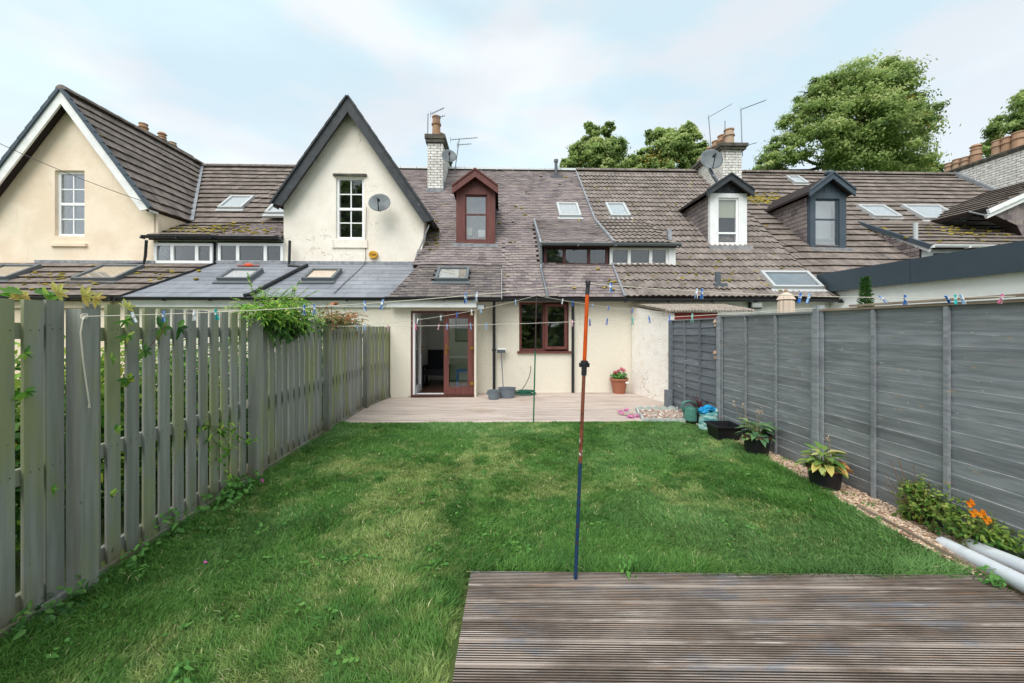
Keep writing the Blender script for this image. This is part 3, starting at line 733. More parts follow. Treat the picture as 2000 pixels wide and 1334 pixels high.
rC.ridge((-4.5, RID_V, RID_Z+.04), (uCD, RID_V, RID_Z+.04), .13, m['aluw'], seg=.6)
skylight(hC, 849, 914, 529, 553, XC, glass='glass', pane_sheet='sheer')
skylight(hC, 1092, 1135, 402, 427, MP, fr='aluw')
gutter(hC, -2.55, .02, 8.72, 2.30); gutter(hC, .05, uCD, 9.25, 2.31)
gutter(hC, cub, uCD, 10.12, 3.83, mat='alu')
b = MB(HT); b.beam((cub, 10.15, 3.82), (cub, 12.25, 5.02), .05, .09); b.prism([(cub, 10.4, 3.3), (cub, 10.4, 3.85), (cub, 12.2, 4.95)], (.04, 0, 0)); b.build('cheek', m['lead'], hC)
b = MB(HT); b.box((cub, 10.42, 3.2), (uCD, 10.6, 3.86)); b.build('window_band', m['cream'], hC)
triple(hC, 1063, 1188, 480, 519, 10.36, 'maroon2', (1102,1150), fw=.07)
pipe(hC, [Hh(1056,476,10.15), Hh(1057,516,10.2), Hh(1057,524,10.15), Vector(Hp(1068,578,MP))+Vector((0,0,.06)), Vector(Hp(1069,584,MP))+Vector((0,-.05,.03))], .035, mat='metal')
# vent pipe
q = Hp(1086, 342, MP); b = MB(HT); b.tube([q, (q[0], q[1], q[2]+.5)], .06, 10); b.tube([(q[0], q[1], q[2]+.5),(q[0], q[1], q[2]+.6)], .085, 10); b.box((q[0]-.25, q[1]-.25, q[2]-.18), (q[0]+.25, q[1]+.0, q[2]-.1)); b.build('vent_pipe', m['greyplastic'], hC)
b = MB(HT); b.beam(Vector(onpl(uCD, 9.3, MP))+Vector((0,0,.05)), Vector(onpl(uCD, RID_V, MP))+Vector((0,0,.05)), .05, .06); b.beam(Vector(onpl(uCD, 10.2, DPR))+Vector((0,0,.05)), Vector(onpl(uCD, 12.2, DPR))+Vector((0,0,.05)), .06, .07); b.build('party_ridge_strip', m['lead'], hC)
def dormer(house, roof, pxl, pxr, pyt, pyb, apex, fl, fr, pl, win, frame, gmat, glass, backing, cheek, name='dormer', zcheek=None, bars=(), hb=(), roofspec=None, bargemat=None, fwin=.05, bw=.12, sidew=None):
    v0 = Hp((pxl+pxr)/2, pyb, pl)[1]
    u0, z0 = pz(pxl, pyb, v0); u1, z1 = pz(pxr, pyt, v0)
    w0, a0 = pz(win[0], win[3], v0); w1, a1 = pz(win[1], win[2], v0)
    D = wall_poly(name, [(u0, z0), (u1, z0), (u1, z1), (u0, z1)], [(w0, w1, a0, a1)], v0, .12, m[frame], house)
    window(D, w0, w1, a0, a1, v0+.05, frame if sidew is None else sidew, glass=glass, hb=hb, fw=fwin, backing=backing, bd=.3, name='window_frame')
    for o in [x for x in D.children if x.name.startswith('window_frame')]:
        for ch in list(o.children):          # keep three levels: hang panes straight on the dormer
            ch.parent = D
    ap = Vector(Hh(*apex, v0-.16)); L = Vector(Hh(*fl, v0-.16)); Rr = Vector(Hh(*fr, v0-.16))
    vm = lambda z: pl[0] + (z - pl[1]) / pl[2]
    for e in (L, Rr):
        b = MB(HT); b.prism([e, (e.x, vm(e.z), e.z), (ap.x, vm(ap.z), ap.z), ap], (0, 0, -.07)); b.build('roof_slope', m[gmat], D)
        d = e - ap; k = d.z/d.x; off = bw*math.sqrt(1+k*k)
        b = MB(HT); b.prism([ap + Vector((0,0,.02)), e + Vector((0,0,.02)), e - Vector((0,0,off-.02)), ap - Vector((0,0,off-.02))], (0, -.05, 0)); b.build('bargeboard', m[bargemat or frame], D)
        b = MB(HT); b.prism([ap + Vector((0,0,.06)), e + Vector((0,0,.06)), e + Vector((0,0,.015)), ap + Vector((0,0,.015))], (0, -.08, 0)); b.build('verge', m[bargemat or frame], D)
    k = (ap.z - L.z) / (ap.x - L.x); zt = z1 + .005
    ulo = ap.x - (ap.z - .1 - zt) / k; uhi = ap.x + (ap.z - .1 - zt) / k
    b = MB(HT); b.prism([(max(ulo, u0), v0+.02, zt), (min(uhi, u1), v0+.02, zt), (ap.x, v0+.02, ap.z-.1)], (0, .08, 0)); 
    for i in range(1, 5):
        x = u0 + (u1-u0)*i/5; hgt = (ap.z - .12 - abs(x-ap.x)*k) - zt
        if hgt > .02: b.box((x-.006, v0+.008, zt), (x+.006, v0+.02, zt+hgt))
    b.build('pediment', m[bargemat or frame], D)
    zc = min(L.z - .06, z1 + .02)
    for u, s in ((u0, 1), (u1, -1)):
        tri = [(v0+.12, z0-.02), (v0+.12, zc), (vm(zc), zc)]
        b = MB(HT); b.prism([(u, a, z) for a, z in tri], (s*.05, 0, 0)); b.build('cheek', m['underlay'], D)
        if s == 1 and cheek:
            b = MB(HT); z = z0; row = 0
            while z < zc:
                y = v0 + .12 - (.12 if row % 2 else 0)
                while y < vm(zc):
                    rr = clip_poly(tri, (y+.008, y+.232, z, z+.115))
                    if len(rr) > 2 and area(rr) > .002: b.prism([(u-.002-random.uniform(0,.004), a, q) for a, q in rr], (-.018, 0, 0), r=random.random())
                    y += .24
                z += .13; row += 1
            o = b.build('slate', m[cheek], D); o['kind'] = 'stuff'
    b = MB(HT); q = Vector(((u0+u1)/2, v0, z0)); b.box((u0-.09, v0-.15, z0-.13), (u1+.09, v0-.01, z0-.015)); b.build('lead_apron', m['lead'], D)
    return D, v0, ap
DC, vC, apC = dormer(hC, rC, 891, 967, 367, 477, (928,333), (883,366), (973,366), MP, (908,951,380,469), 'maroon', 'underlay', 'glassr', 'roomgrey', None, hb=(.58,), fwin=.04, bw=.17)
u0, z0 = pz(912, 460, vC+.2); b = MB(HT); b.box((u0, vC+.18, z0), (u0+.15, vC+.28, z0+.22)); tag(b.build('storage_box', m['blindcream']), 'small cream box on the windowsill of the maroon dormer', 'box')
u0, z0 = pz(934, 463, vC+.2); b = MB(HT); b.box((u0, vC+.17, z0), (u0+.2, vC+.28, z0+.2)); tag(b.build('storage_box', m['whitepaint']), 'small white box on the windowsill of the maroon dormer', 'box')
rC.finish()
cu0, cu1 = Hh(835, 330, 13.9)[0], Hh(865, 330, 13.9)[0]; cz = Hh(850, 279, 13.9)[2]
chC = chimney(rC.obj, cu0, cu1, 13.9, 15.9, 6.2, cz, [((cu0+cu1)/2, 14.15, .78, .155, ''), ((cu0+cu1)/2+.05, 14.75, .45, .15, ''), ((cu0+cu1)/2+.05, 15.3, .4, .15, ''), ((cu0+cu1)/2+.1, 15.7, .3, .14, '')], cap=.28)
b = MB(HT); b.box((cu0-.04, 13.82, 6.25), (cu1+.04, 13.89, 6.55)); b.box((cu1+.002, 13.9, 6.3), (cu1+.03, 15.2, 6.9)); b.build('flashing', m['lead'], chC)

# lower rear walls of house C
vd, vw = 9.0, 9.6
ud0 = uxB1 + .0; ud1 = Hh(930, 700, vd)[0]
dz0, dz1 = .06, Hh(860, 607, vd)[2]; do0, do1 = Hh(802, 700, vd)[0], Hh(928, 700, vd)[0] - .02
wall_poly('wall', [(ud0, -.2), (ud1, -.2), (ud1, 2.16), (ud0, 2.16)], [(do0, do1, -.3, dz1)], vd, .25, m['dash'], hC)
b = MB(HT); b.box((ud1-.02, vd+.252, -.2), (ud1, vw+.2, 2.2)); b.build('wall', m['dash'], hC)
b = MB(HT); b.box((ud0-.03, 8.79, 2.085), (ud1+.02, 8.82, 2.25)); b.box((ud0-.03, 8.821, 2.16), (ud1, vd-.004, 2.175)); b.build('fascia', m['whitepaint'], hC)
b = MB(HT); b.box((ud0, vd-.001, 2.17), (ud1, vd+.3, 2.32)); b.build('eaves_beam', m['whitepaint'], hC)
ue1 = Hh(1236, 700, vw)[0]
k0 = pz(1014, 686, vw); k1 = pz(1111, 590, vw)
wall_poly('wall', [(ud1-.02, -.2), (ue1+.35, -.2), (ue1+.35, 2.3), (ud1-.02, 2.3)], [(k0[0], k1[0], k0[1], k1[1])], vw, .25, m['dash'], hC)
# kitchen window
kw = k1[0] - k0[0]; W = window(hC, k0[0], k1[0], k0[1], k1[1], vw+.05, 'maroon', glass='glass', fw=.06, vb=(.5,), backing=None, sill=None, name='kitchen_window')
b = MB(HT); b.box((k0[0]-.05, vw-.06, k0[1]-.045), (k1[0]+.05, vw+.05, k0[1]+.0)); b.build('sill', m['maroon'], W)
um = (k0[0]+k1[0])/2 + .02; e = MB(HT)      # casement, a little open
ang = .16; w_ = k1[0]-.05 - um
def rotu(x, y, z): return (um + .0 + x*math.cos(ang) , vw+.02 - y - (x)*math.sin(ang)*.0 - (x*0), z)
z0, z1 = k0[1]+.05, k1[1]-.05
for a, q in (((0,z0),(.065,z1)), ((w_-.065,z0),(w_,z1)), ((.065,z0),(w_-.065,z0+.065)), ((.065,z1-.065),(w_-.065,z1))):
    e.box((um+a[0], vw-.045, a[1]), (um+q[0], vw+.012, q[1]))
e.build('casement', m['maroon'], W); e = MB(HT); e.box((um+.065, vw-.02, z0+.065), (um+w_-.065, vw-.012, z1-.065)); e.build('pane', m['glass'], W)
# kitchen behind it
K = MB(HT); x0, x1 = ud1+.05, ue1; K.box((x0, vw+.25, 0), (x0+.02, 12.0, 2.25)); K.box((x1, vw+.25, 0), (x1+.02, 12.0, 2.25)); K.box((x0, 12.0, 0), (x1, 12.02, 2.25)); K.box((x0, vw+.25, 2.25), (x1, 12.0, 2.27)); K.box((x0, vw+.25, 0), (x1, 12.0, .02))
K.build('kitchen_wall', m['roomgrey'], hC)
K = MB(HT); q = Hh(1035, 640, 11.9); K.box((q[0]-.42, 11.9, 0), (q[0]+.42, 11.98, 2.0)); K.build('inner_door', m['white'], hC)
K = MB(HT); K.box((q[0]-.32, 11.87, 1.0), (q[0]+.32, 11.9, 1.9)); K.build('inner_door_panel', m['roomdark'], hC)
# room behind the patio doors
Rm = MB(HT); x0, x1 = do0-.06, ud1-.03
Rm.prism([(x0-.02, vd+.25, 0), (x0-.02, 11.6, 0), (x0-.02, 11.6, 3.15), (x0-.02, 10.33, 3.13), (x0-.02, vd+.25, 2.38)], (.02,0,0)); Rm.prism([(x1, vd+.25, 0), (x1, 11.6, 0), (x1, 11.6, 3.15), (x1, 10.33, 3.13), (x1, vd+.25, 2.38)], (.015,0,0)); Rm.box((x0, 11.6, 0), (x1, 11.62, 3.15)); Rm.box((x0-.02, 10.34, 3.13), (x1+.02, 11.6, 3.15)); Rm.build('room_wall', m['white'], hC)
Rm = MB(HT); Rm.box((x0, vd, -.02), (x1, 11.6, .07)); Rm.build('room_floor', m['darkfloor'], hC)
Rm = MB(HT); Rm.box((x0+.002, vd+.3, .07), (x0+.02, 11.58, .2)); Rm.box((x0+.02, 11.58, .07), (x1, 11.598, .2)); Rm.build('skirting_board', m['upvc'], hC)
dm = Hh(867, 700, vd+.06)[0]
Dt = MB(HT); Dt.box((do0-.0, vd+.03, .0), (do1, vd+.16, .06)); Dt.box((do0, vd+.04, dz1-.05), (do1, vd+.14, dz1)); Dt.box((do0, vd+.04, .06), (do0+.035, vd+.14, dz1-.05)); Dt.box((do1-.035, vd+.04, .06), (do1, vd+.14, dz1-.05))
dfr = Dt.build('door_frame', m['maroon'], hC)
Dt = MB(HT); Dt.box((do0, vd+.165, .062), (dm, vd+.24, .085)); Dt.build('threshold', m['upvc'], dfr)
def door_leaf(p0, p1, z0, z1, mat, label, out):
    """leaf from p0 to p1 in plan (house frame); out = outward normal in plan"""
    p0, p1, out = Vector((*p0, 0)), Vector((*p1, 0)), Vector((*out, 0)).normalized(); d = p1-p0; L = d.length; d.normalize()
    def bx(b, a0, a1, h0, h1, t0, t1):
        pts = [p0 + d*a0 + out*t0, p0 + d*a1 + out*t0, p0 + d*a1 + out*t1, p0 + d*a0 + out*t1]
        b.prism([(q.x, q.y, h0) for q in pts], (0, 0, h1-h0))
    s = .115; b = MB(HT)
    bx(b, 0, s, z0, z1, -.03, .03); bx(b, L-s, L, z0, z1, -.03, .03); bx(b, s, L-s, z0, z0+.17, -.029, .029); bx(b, s, L-s, z1-.12, z1, -.029, .029)
    o = b.build('door', m[mat], hC); tag(o, label)
    b = MB(HT); bx(b, s, L-s, z0+.17, z1-.12, -.006, .006); b.build('pane', m['glass'], o)
    return o, p0, d, L, out, bx
oL, p0, d, L, out, bx = door_leaf((dm, vd+.07), (do1-.04, vd+.07), .075, dz1-.055, 'maroon', 'closed maroon door leaf', (0, -1))
b = MB(HT); bx(b, .04, .075, 1.0, 1.24, .03, .04); bx(b, .045, .15, 1.14, 1.165, .06, .08); bx(b, .045, .07, 1.14, 1.165, .03, .08); b.build('handle', m['brass'], oL)
for z in (.3, 1.12, 1.9):
    b = MB(HT); bx(b, L-.06, L+.02, z, z+.07, .03, .05); b.build('hinge', m['brass'], oL)
oW, p0, d, L, out, bx = door_leaf((do0+.05, vd+.06), (do0+.075, vd+.06-.0+.70), .075, dz1-.055, 'upvc', 'open white door leaf', (1, 0))
b = MB(HT); bx(b, L-.09, L-.06, 1.0, 1.24, .03, .045); bx(b, L-.16, L-.06, 1.14, 1.165, .06, .08); bx(b, L-.085, L-.06, 1.14, 1.165, .03, .08); b.build('handle', m['brass'], oW)
# things in the room
ac = thing('armchair', 'black high back armchair just inside the open patio door', 'armchair', HT((Hh(850,740,10.4)[0], 10.4, .07)))
au = Hh(852, 740, 10.4)[0]
def bb(x0,x1,y0,y1,z0,z1,nm): q = MB(HT); q.box((au+x0, 10.4+y0, z0),(au+x1, 10.4+y1, z1)); return q.build(nm, m['fabric_black'], ac)
bb(-.26,.26,-.25,.25,.38,.52,'seat'); bb(-.26,.26,.2,.34,.5,1.02,'backrest'); bb(-.34,-.27,-.3,.3,.55,.62,'armrest'); bb(.27,.34,-.3,.3,.55,.62,'armrest')
for x in (-.33,.27):
    for y in (-.28,.24): bb(x,x+.06,y,y+.06,.07,.55,'leg')
su = Hh(905, 740, 10.2)[0]; st = thing('stool', 'blue stool seen through the glass of the maroon door', 'stool', HT((su, 10.2, .07)))
b = MB(HT); b.box((su-.18,10.05,.48),(su+.18,10.4,.53)); b.build('seat', m['bluepl'], st)
for x in (-.17,.14):
    for y in (10.06,10.36): b = MB(HT); b.box((su+x,y,.07),(su+x+.03,y+.03,.48)); b.build('leg', m['bluepl'], st)
pf = Hh(903, 650, 11.55); pt = thing('picture_frame', 'dark framed picture on the white wall behind the glazed door', 'picture', HT((pf[0], 11.55, 1.2)))
b = MB(HT); b.box((pf[0]-.22,11.56,1.2),(pf[0]+.22,11.59,1.98)); b.build('frame', m['roomdark'], pt); b = MB(HT); b.box((pf[0]-.17,11.553,1.25),(pf[0]+.17,11.559,1.93)); b.build('print', m['roomgrey'], pt)
wt = thing('white_table', 'white table beyond the stool inside the glazed door', 'table', HT((pf[0]-.1, 11.1, .07)))
b = MB(HT); b.box((pf[0]-.4,10.9,.78),(pf[0]+.3,11.4,.82)); b.build('table_top', m['upvc'], wt); 
for x in (-.38,.25): b = MB(HT); b.box((pf[0]+x,10.95,.07),(pf[0]+x+.04,11.35,.78)); b.build('leg', m['upvc'], wt)
# downpipes, flood light, tap
pipe(hC, [Hh(965, 588, vw-.33), Hh(965, 596, vw-.3), Hh(965, 602, vw-.08), (Hh(965, 700, vw-.08)[0], vw-.08, .03)], .036, coll=(1.1,))
pipe(hC, [Hh(1119, 588, vw-.33), Hh(1119, 594, vw-.3), Hh(1119, 602, vw-.08), (Hh(1119, 700, vw-.08)[0], vw-.08, .03)], .036)
fu, _, fz = Hh(939, 600, vd-.1); fl = thing('flood_light', 'small white flood light on the fascia beside the patio doors', 'flood light', HT((fu, vd-.04, fz)))
b = MB(HT); b.box((fu-.09,vd-.12,fz-.05),(fu+.09,vd-.05,fz+.06)); b.build('housing', m['alu'], fl); b = MB(HT); b.box((fu-.075,vd-.127,fz-.04),(fu+.075,vd-.121,fz+.05)); b.build('lens', m['roompale'], fl); b = MB(HT); b.box((fu-.02,vd-.1,fz-.12),(fu+.02,vd-.03,fz-.055)); b.build('sensor', m['roompale'], fl)

# ---- house D
uDE = 8.4
d1 = Hh(1323, 480, 10.2)[0]
rD.face([onpl(uCD+.03, 9.33, MP), onpl(uDE-.25, 9.33, MP), onpl(uDE, RID_V, MP), onpl(uCD+.03, RID_V, MP)], holes=[[onpl(uCD+.05, 10.45, MP), onpl(d1-.1, 12.1, MP)]], **RT)
rD.face([onpl(uCD+.03, 10.2, DPR), onpl(d1, 10.2, DPR), onpl(d1-.1, 12.27, DPR), onpl(uCD+.03, 12.27, DPR)], **RT)
rD.ridge((uCD, RID_V, RID_Z+.06), (uDE, RID_V, RID_Z+.06), .12, m['rolltile'])
gutter(hD, uCD+.02, d1+.05, 10.12, 3.83, mat='alu'); gutter(hD, uCD+.01, uDE-.1, 9.25, 2.31)
b = MB(HT); b.box((uCD+.01, 10.42, 3.2), (d1, 10.6, 3.82)); b.build('window_band', m['whitepaint'], hD)
b = MB(HT); b.box((d1-.18, 10.3, 3.24), (d1, 10.41, 3.78)); b.build('corner_post', m['whitepaint'], hD)
triple(hD, 1191, 1306, 483, 519, 10.34, 'whitepaint', (1229,1271))
q = Hp(1308, 470, DPR); b = MB(HT); b.beam(q, Vector(q)+Vector((0,.05,.3)), .1, .1); b.build('lead_soaker', m['lead'], hD)
q = Hp(1402, 556, MP); b = MB(HT); b.tube([q, (q[0], q[1], q[2]+.32)], .07, 10); b.box((q[0]-.16,q[1]-.16,q[2]-.1),(q[0]+.16,q[1]+.06,q[2]+.02)); b.build('vent_pipe', m['greyplastic'], hD)
skylight(hD, 1192, 1231, 402, 427, MP, fr='aluw'); skylight(hD, 1508, 1605, 536, 567, MP, fr='aluw', glass='glassr', pane_sheet='roomgrey')
DD, vD, apD = dormer(hD, rD, 1387, 1459, 378, 482, (1426,342), (1380,374), (1472,374), MP, (1402,1443,386,476), 'whitepaint', 'underlay', 'glass', 'roomdark', 'purpleslate', hb=(.22,), bargemat='blackbarge', fwin=.05, bw=.14, sidew='upvc')
q0 = pz(1403, 425, vD+.12); q1 = pz(1443, 386, vD+.12); b = MB(HT); b.box((q0[0], vD+.13, q0[1]), (q1[0], vD+.14, q1[1])); b.build('roller_blind', m['blindcream'], DD)
b = MB(HT); b.box((ue1+.36, vw, -.2), (8.33, vw+.2, 2.3)); b.build('wall', m['whiterender'], hD)
rD.finish()
cu0, cu1 = Hh(1411, 330, 13.6)[0], Hh(1449, 330, 13.6)[0]; cz = Hh(1430, 293, 13.6)[2]; cm = (cu0+cu1)/2
chimney(rD.obj, cu0, cu1, 13.6, 16.0, 5.9, cz, [(cm, 13.8, .62, .175, ''), (cm, 14.2, .60, .175, ''), (cm-.0, 14.6, .58, .17, ''), (cm, 15.0, .36, .17, 'cowl'), (cm, 15.35, .33, .17, ''), (cm, 15.75, .42, .16, '')], cap=.2, cw=.1)
# ---- house E
uE1 = 18.65
rE.face([onpl(uDE-.24, 9.33, MP), onpl(uE1, 9.33, MP), onpl(uE1, RID_V, MP), onpl(uDE+.01, RID_V, MP)], holes=[], **FT)
eu = Hp(1797, 475, DPR)[0]
rE.face([onpl(eu, 10.2, DPR), onpl(uE1, 10.2, DPR), onpl(uE1, 12.27, DPR), onpl(eu, 12.27, DPR)], **FT)
rE.ridge((uDE, RID_V, RID_Z+.06), (uE1, RID_V, RID_Z+.06), .12, m['flattile'])
gutter(hE, eu, uE1, 10.12, 3.84, mat='whitepaint')
b = MB(HT); b.box((eu+.03, 10.42, 3.0), (uE1, 10.6, 3.82)); b.build('wall', m['whitepaint'], hE)
window(hE, eu+.4, eu+1.9, 3.2, 3.68, 10.38, 'greyframe', fw=.1, vb=(.5,), glass='glassr')
b = MB(HT); b.prism([(eu, 10.4, 3.2), (eu, 10.4, 3.85), (eu, 12.2, 4.95)], (.04, 0, 0)); b.build('cheek', m['underlay'], hE)
b = MB(HT); z = 3.25; row = 0
tri = [(10.42, 3.3), (10.42, 3.83), (12.2, 4.93)]
while z < 4.9:
    y = 10.4 - (.12 if row % 2 else 0)
    while y < 12.2:
        rr = clip_poly(tri, (y+.008, y+.232, z, z+.11))
        if len(rr) > 2 and area(rr) > .002: b.prism([(eu-.003-random.uniform(0,.004), a, q) for a, q in rr], (-.012,0,0), r=random.random())
        y += .24
    z += .125; row += 1
o = b.build('cheek_slate', m['purpleslate'], hE); o['kind'] = 'stuff'
b = MB(HT); b.beam((eu-.02, 10.12, 3.80), (eu-.02, 12.25, 5.0), .06, .12); b.build('bargeboard', m['greyframe'], hE)
b = MB(HT); b.beam((eu-.0, 10.14, 3.70), (eu-.0, 12.25, 4.89), .03, .08); b.build('fascia', m['whitepaint'], hE)
skylight(hE, 1705, 1758, 406, 428, MP, fr='aluw'); skylight(hE, 1802, 1878, 406, 432, MP, fr='aluw'); skylight(hE, 1551, 1577, 349, 362, MP, fr='aluw')
q = Hp(1788, 470, DPR); b = MB(HT); b.tube([q, (q[0], q[1], q[2]+.5)], .055, 8); b.build('vent_pipe', m['aluw'], hE)
DE, vE, apE = dormer(hE, rE, 1583, 1653, 377, 486, (1625,340), (1580,374), (1669,374), MP, (1593,1640,388,481), 'greyframe', 'underlay', 'glassr', 'roompale', 'purpleslate', hb=(.58,), bargemat='greyframe', fwin=.04, bw=.13)
b = MB(HT); b.blob(HT((0,0,0)) and (apE.x, apE.y+.1, apE.z+.06), .12, .14, .09); b.build('ridge_cap', m['greyframe'], DE)
b = MB(HT); b.beam(Vector(onpl(uE1-.06, 11.9, MP))+Vector((0,0,.1)), Vector(onpl(uE1-.06, RID_V, MP))+Vector((0,0,.1)), .12, .16); b.build('lead_flashing', m['lead'], hE)
rE.finish()
pots = []
for px, hgt, st in ((1855,.42,''),(1871,.46,''),(1887,.42,''),(1906,.6,'cowl'),(1949,.62,''),(1968,.6,''),(1989,.64,'')):
    pots.append((uE1+.3, Hu(px, uE1+.3), hgt, .17, st))
chimney(rE.obj, uE1, uE1+.7, 12.2, 16.3, 4.5, 7.98, pots, cap=.14, cw=.05, name='chimney')
# ---- house F, a corner of it
v = 11.0
b = MB(HT); pts = WP([(1936,418),(2110,338),(2110,500),(2000,470),(1985,440)], v); b.prism([(a, v, z) for a, z in pts], (0,.3,0)); b.build('wall', m['underlay'], hF)
b = MB(HT); P2 = [(a, z) for a, z in pts]; z = min(q[1] for q in P2); row = 0; ulo, uhi = min(q[0] for q in P2), max(q[0] for q in P2); zhi = max(q[1] for q in P2)
while z < zhi:
    x = ulo - (.12 if row % 2 else 0)
    while x < uhi:
        rr = clip_poly(P2, (x+.003, x+.237, z, z+.15))
        if len(rr) > 2 and area(rr) > .003: b.prism([(a, v-.003-random.uniform(0,.004), q) for a, q in rr], (0,-.012,0), r=random.random())
        x += .24
    z += .15; row += 1
o = b.build('slate', m['purpleslate'], hF); o['kind'] = 'stuff'
b = MB(HT); a0, a1 = Vector(Hh(1930,413,v-.2)), Vector(Hh(2110,332,v-.2)); b.beam(a0, a1, .06, .12, up=(0,0,1)); b.build('bargeboard', m['whitepaint'], hF)
b = MB(HT); dn = Vector((0,.06,-.14)); b.beam(a0+dn, a1+dn, .05, .11, up=(0,0,1)); b.build('bargeboard', m['whitepaint'], hF)
e0 = a0 + Vector((0,0,.09)); e1 = a1 + Vector((0,0,.09))
rF.face([e0, (e0.x, e0.y+2.2, e0.z), (e1.x, e1.y+2.2, e1.z), e1], ex=(0,1,0), **FT); rF.finish()
b = MB(HT); q = Vector(Hh(1928,410,v-.15)); b.beam(q+Vector((-.25,0,-.12)), q+Vector((.1,.3,.0)), .4, .02, up=(0,-.6,.8)); b.build('lead_flashing', m['lead'], hF)

# ---- the grey clad extension beyond the fence
gx = thing('modern_extension', 'flat roofed white extension with deep slate grey fascia behind the right fence', 'extension', HT((9.5, 7, 0)))
b = MB(HT); b.box((8.2, 4.2, 2.52), (8.26, 7.545, 3.0)); b.box((8.2, 7.555, 2.52), (8.26, 9.85, 3.0)); b.box((8.26, 4.2, 2.52), (13, 4.26, 3.0)); b.box((8.262, 9.79, 2.52), (13, 9.85, 3.0)); b.build('fascia', m['slateblue'], gx)
b = MB(HT); b.box((8.27, 4.27, 2.9), (13, 9.78, 2.98)); b.box((8.9, 8.9, 2.98), (10.4, 9.6, 3.12)); b.build('roof', m['slateblue'], gx)
b = MB(HT); b.box((8.34, 4.35, 0), (13, 9.75, 2.6)); b.build('wall', m['whiterender'], gx)
# ---- lean-to, stub wall
def wbuild(name, mat, parent, fn): b = MB(); fn(b); return b.build(name, m[mat], parent)
sw = thing('side_wall', 'short rough white wall between patio and lean-to', 'wall', (3.2, 8.9, 0))
A1, A2 = Vector((3.31, 8.12, 0)), Vector((2.97, 9.66, 0)); o_ = Vector((.22, .05, 0))
b = MB(); vs = [A1 - Vector((0,0,.2)), A2 - Vector((0,0,.2)), A2 + Vector((0,0,2.14)), A1 + Vector((0,0,1.93))]; b.prism(vs, o_); b.build('wall', m['oldwhite'], sw)
lt = thing('lean_to', 'lean-to under a mossy corrugated sheet roof behind the white side wall', 'lean-to', (4, 8.9, 0))
b = MB(); N = 60; fs = []; vs = []
xa0, xa1, xb0, xb1 = 3.16, 5.0, 2.98, 5.1
for j, t in enumerate((0, .33, .66, 1)):
    for i in range(N*2+1):
        q = i/(N*2); x = (xa0 + (xa1-xa0)*q)*(1-t) + (xb0 + (xb1-xb0)*q)*t
        vs.append((x, 8.02 + 1.5*t, 1.99 + .22*t + .018*math.cos(i*math.pi/2) + (.01*mnoise.noise(Vector((x*3, t*4, 0))))))
R_ = N*2+1; fs = [(j*R_+i, j*R_+i+1, (j+1)*R_+i+1, (j+1)*R_+i) for j in range(3) for i in range(R_-1)]
o2 = len(vs); vs += [(x,y,z-.015) for x,y,z in vs]; fs += [tuple(q+o2 for q in reversed(f)) for f in fs] + [(i, i+o2, i+1+o2, i+1) for i in range(R_-1)]
b.add(vs, fs); m['asbestos'] = M('corrugated_sheet', c(190,178,165), c(150,138,126), ns=12, rough=1, bump=.6, bs=40, layers=[(c(225,218,208),18,.55,.65,.7,None),(c(120,105,80),7,.6,.72,.5,None)])
b.build('roof_sheet', m['asbestos'], lt)
wbuild('beam', 'red', lt, lambda b: b.box((3.36, 8.14, 1.80), (4.3, 8.2, 1.95)))
wbuild('wall', 'oldwhite', lt, lambda b: b.box((3.5, 8.25, 0), (4.95, 8.35, 1.9)))
wu = Hh(1475, 596, vw-.05); fl2 = thing('flood_light', 'small white wall lamp under the black gutter beyond the fence', 'flood light', HT((wu[0], vw-.1, wu[2])))
b = MB(HT); b.box((wu[0]-.12,vw-.14,wu[2]-.06),(wu[0]+.12,vw-.08,wu[2]+.1)); b.build('housing', m['roompale'], fl2); b = MB(HT); b.box((wu[0]-.15,vw-.078,wu[2]-.09),(wu[0]+.15,vw-.005,wu[2]+.13)); b.build('back_plate', m['blackplastic'], fl2)

# ---- dishes, aerials, alarm
q = Vector(HT(Hh(741, 395, 10.45))); dish(q, .28, (.10, -.9, .35), 'grey satellite dish on the ivory gable beside its window', sx=1.02)
q = Vector(HT(Hh(877, 304, 13.6))); dish(q, .26, (.25, -.9, .3), 'pale satellite dish on the side of the white brick chimney')
q = Vector(HT(Hh(1390, 310, 11.4))); dish(q, .33, (-.05, -.95, .22), 'large weathered satellite dish on a pole above the black gabled dormer')
b = MB(HT); b.tube([Hh(1386, 330, 11.6), Hh(1394, 345, 11.5), Hh(1402, 356, 11.5)], .05, 8); tag(b.build('dish_pole', m['metal']), 'grey pole under the large weathered dish', 'pole')
aerial(836, 280, 222, 13.9, -1, [(841,223,867,211,9),(852,231,868,226,5)], 'aerial strapped to the left of the single tall pot')
aerial(897, 336, 272, 15.2, -9, [(880,273,932,269,11),(893,283,920,281,6)], 'leaning aerial between the maroon dormer and the white chimney')
aerial(1384, 290, 229, 14.6, 5, [(1384,229,1428,204,9)], 'left of the two tall aerials on the chimney with many pots', rad=.016)
aerial(1447, 305, 214, 13.7, 3, [(1447,214,1495,196,13),(1450,286,1477,279,4)], 'right of the two tall aerials on the chimney with many pots', rad=.016)
b = MB(HT); b.tube([Hh(1416, 310, 13.45), Hh(1416, 236, 13.45)], .012, 5); tag(b.build('metal_rod', m['wire']), 'thin rusty rod rising before the pots of the second chimney', 'rod')
al = Hh(728, 497, 10.8); at_ = thing('alarm_box', 'round yellow alarm box under the dish on the ivory gable', 'alarm box', HT(al))
b = MB(HT); n = 20; b.add([(al[0]+.115*math.cos(2*math.pi*i/n), 10.80, al[2]+.1*math.sin(2*math.pi*i/n)) for i in range(n)] + [(al[0]+.125*math.cos(2*math.pi*i/n), 10.88, al[2]+.11*math.sin(2*math.pi*i/n)) for i in range(n)], [tuple(range(n))] + [(i, i+n, (i+1)%n+n, (i+1)%n) for i in range(n)])
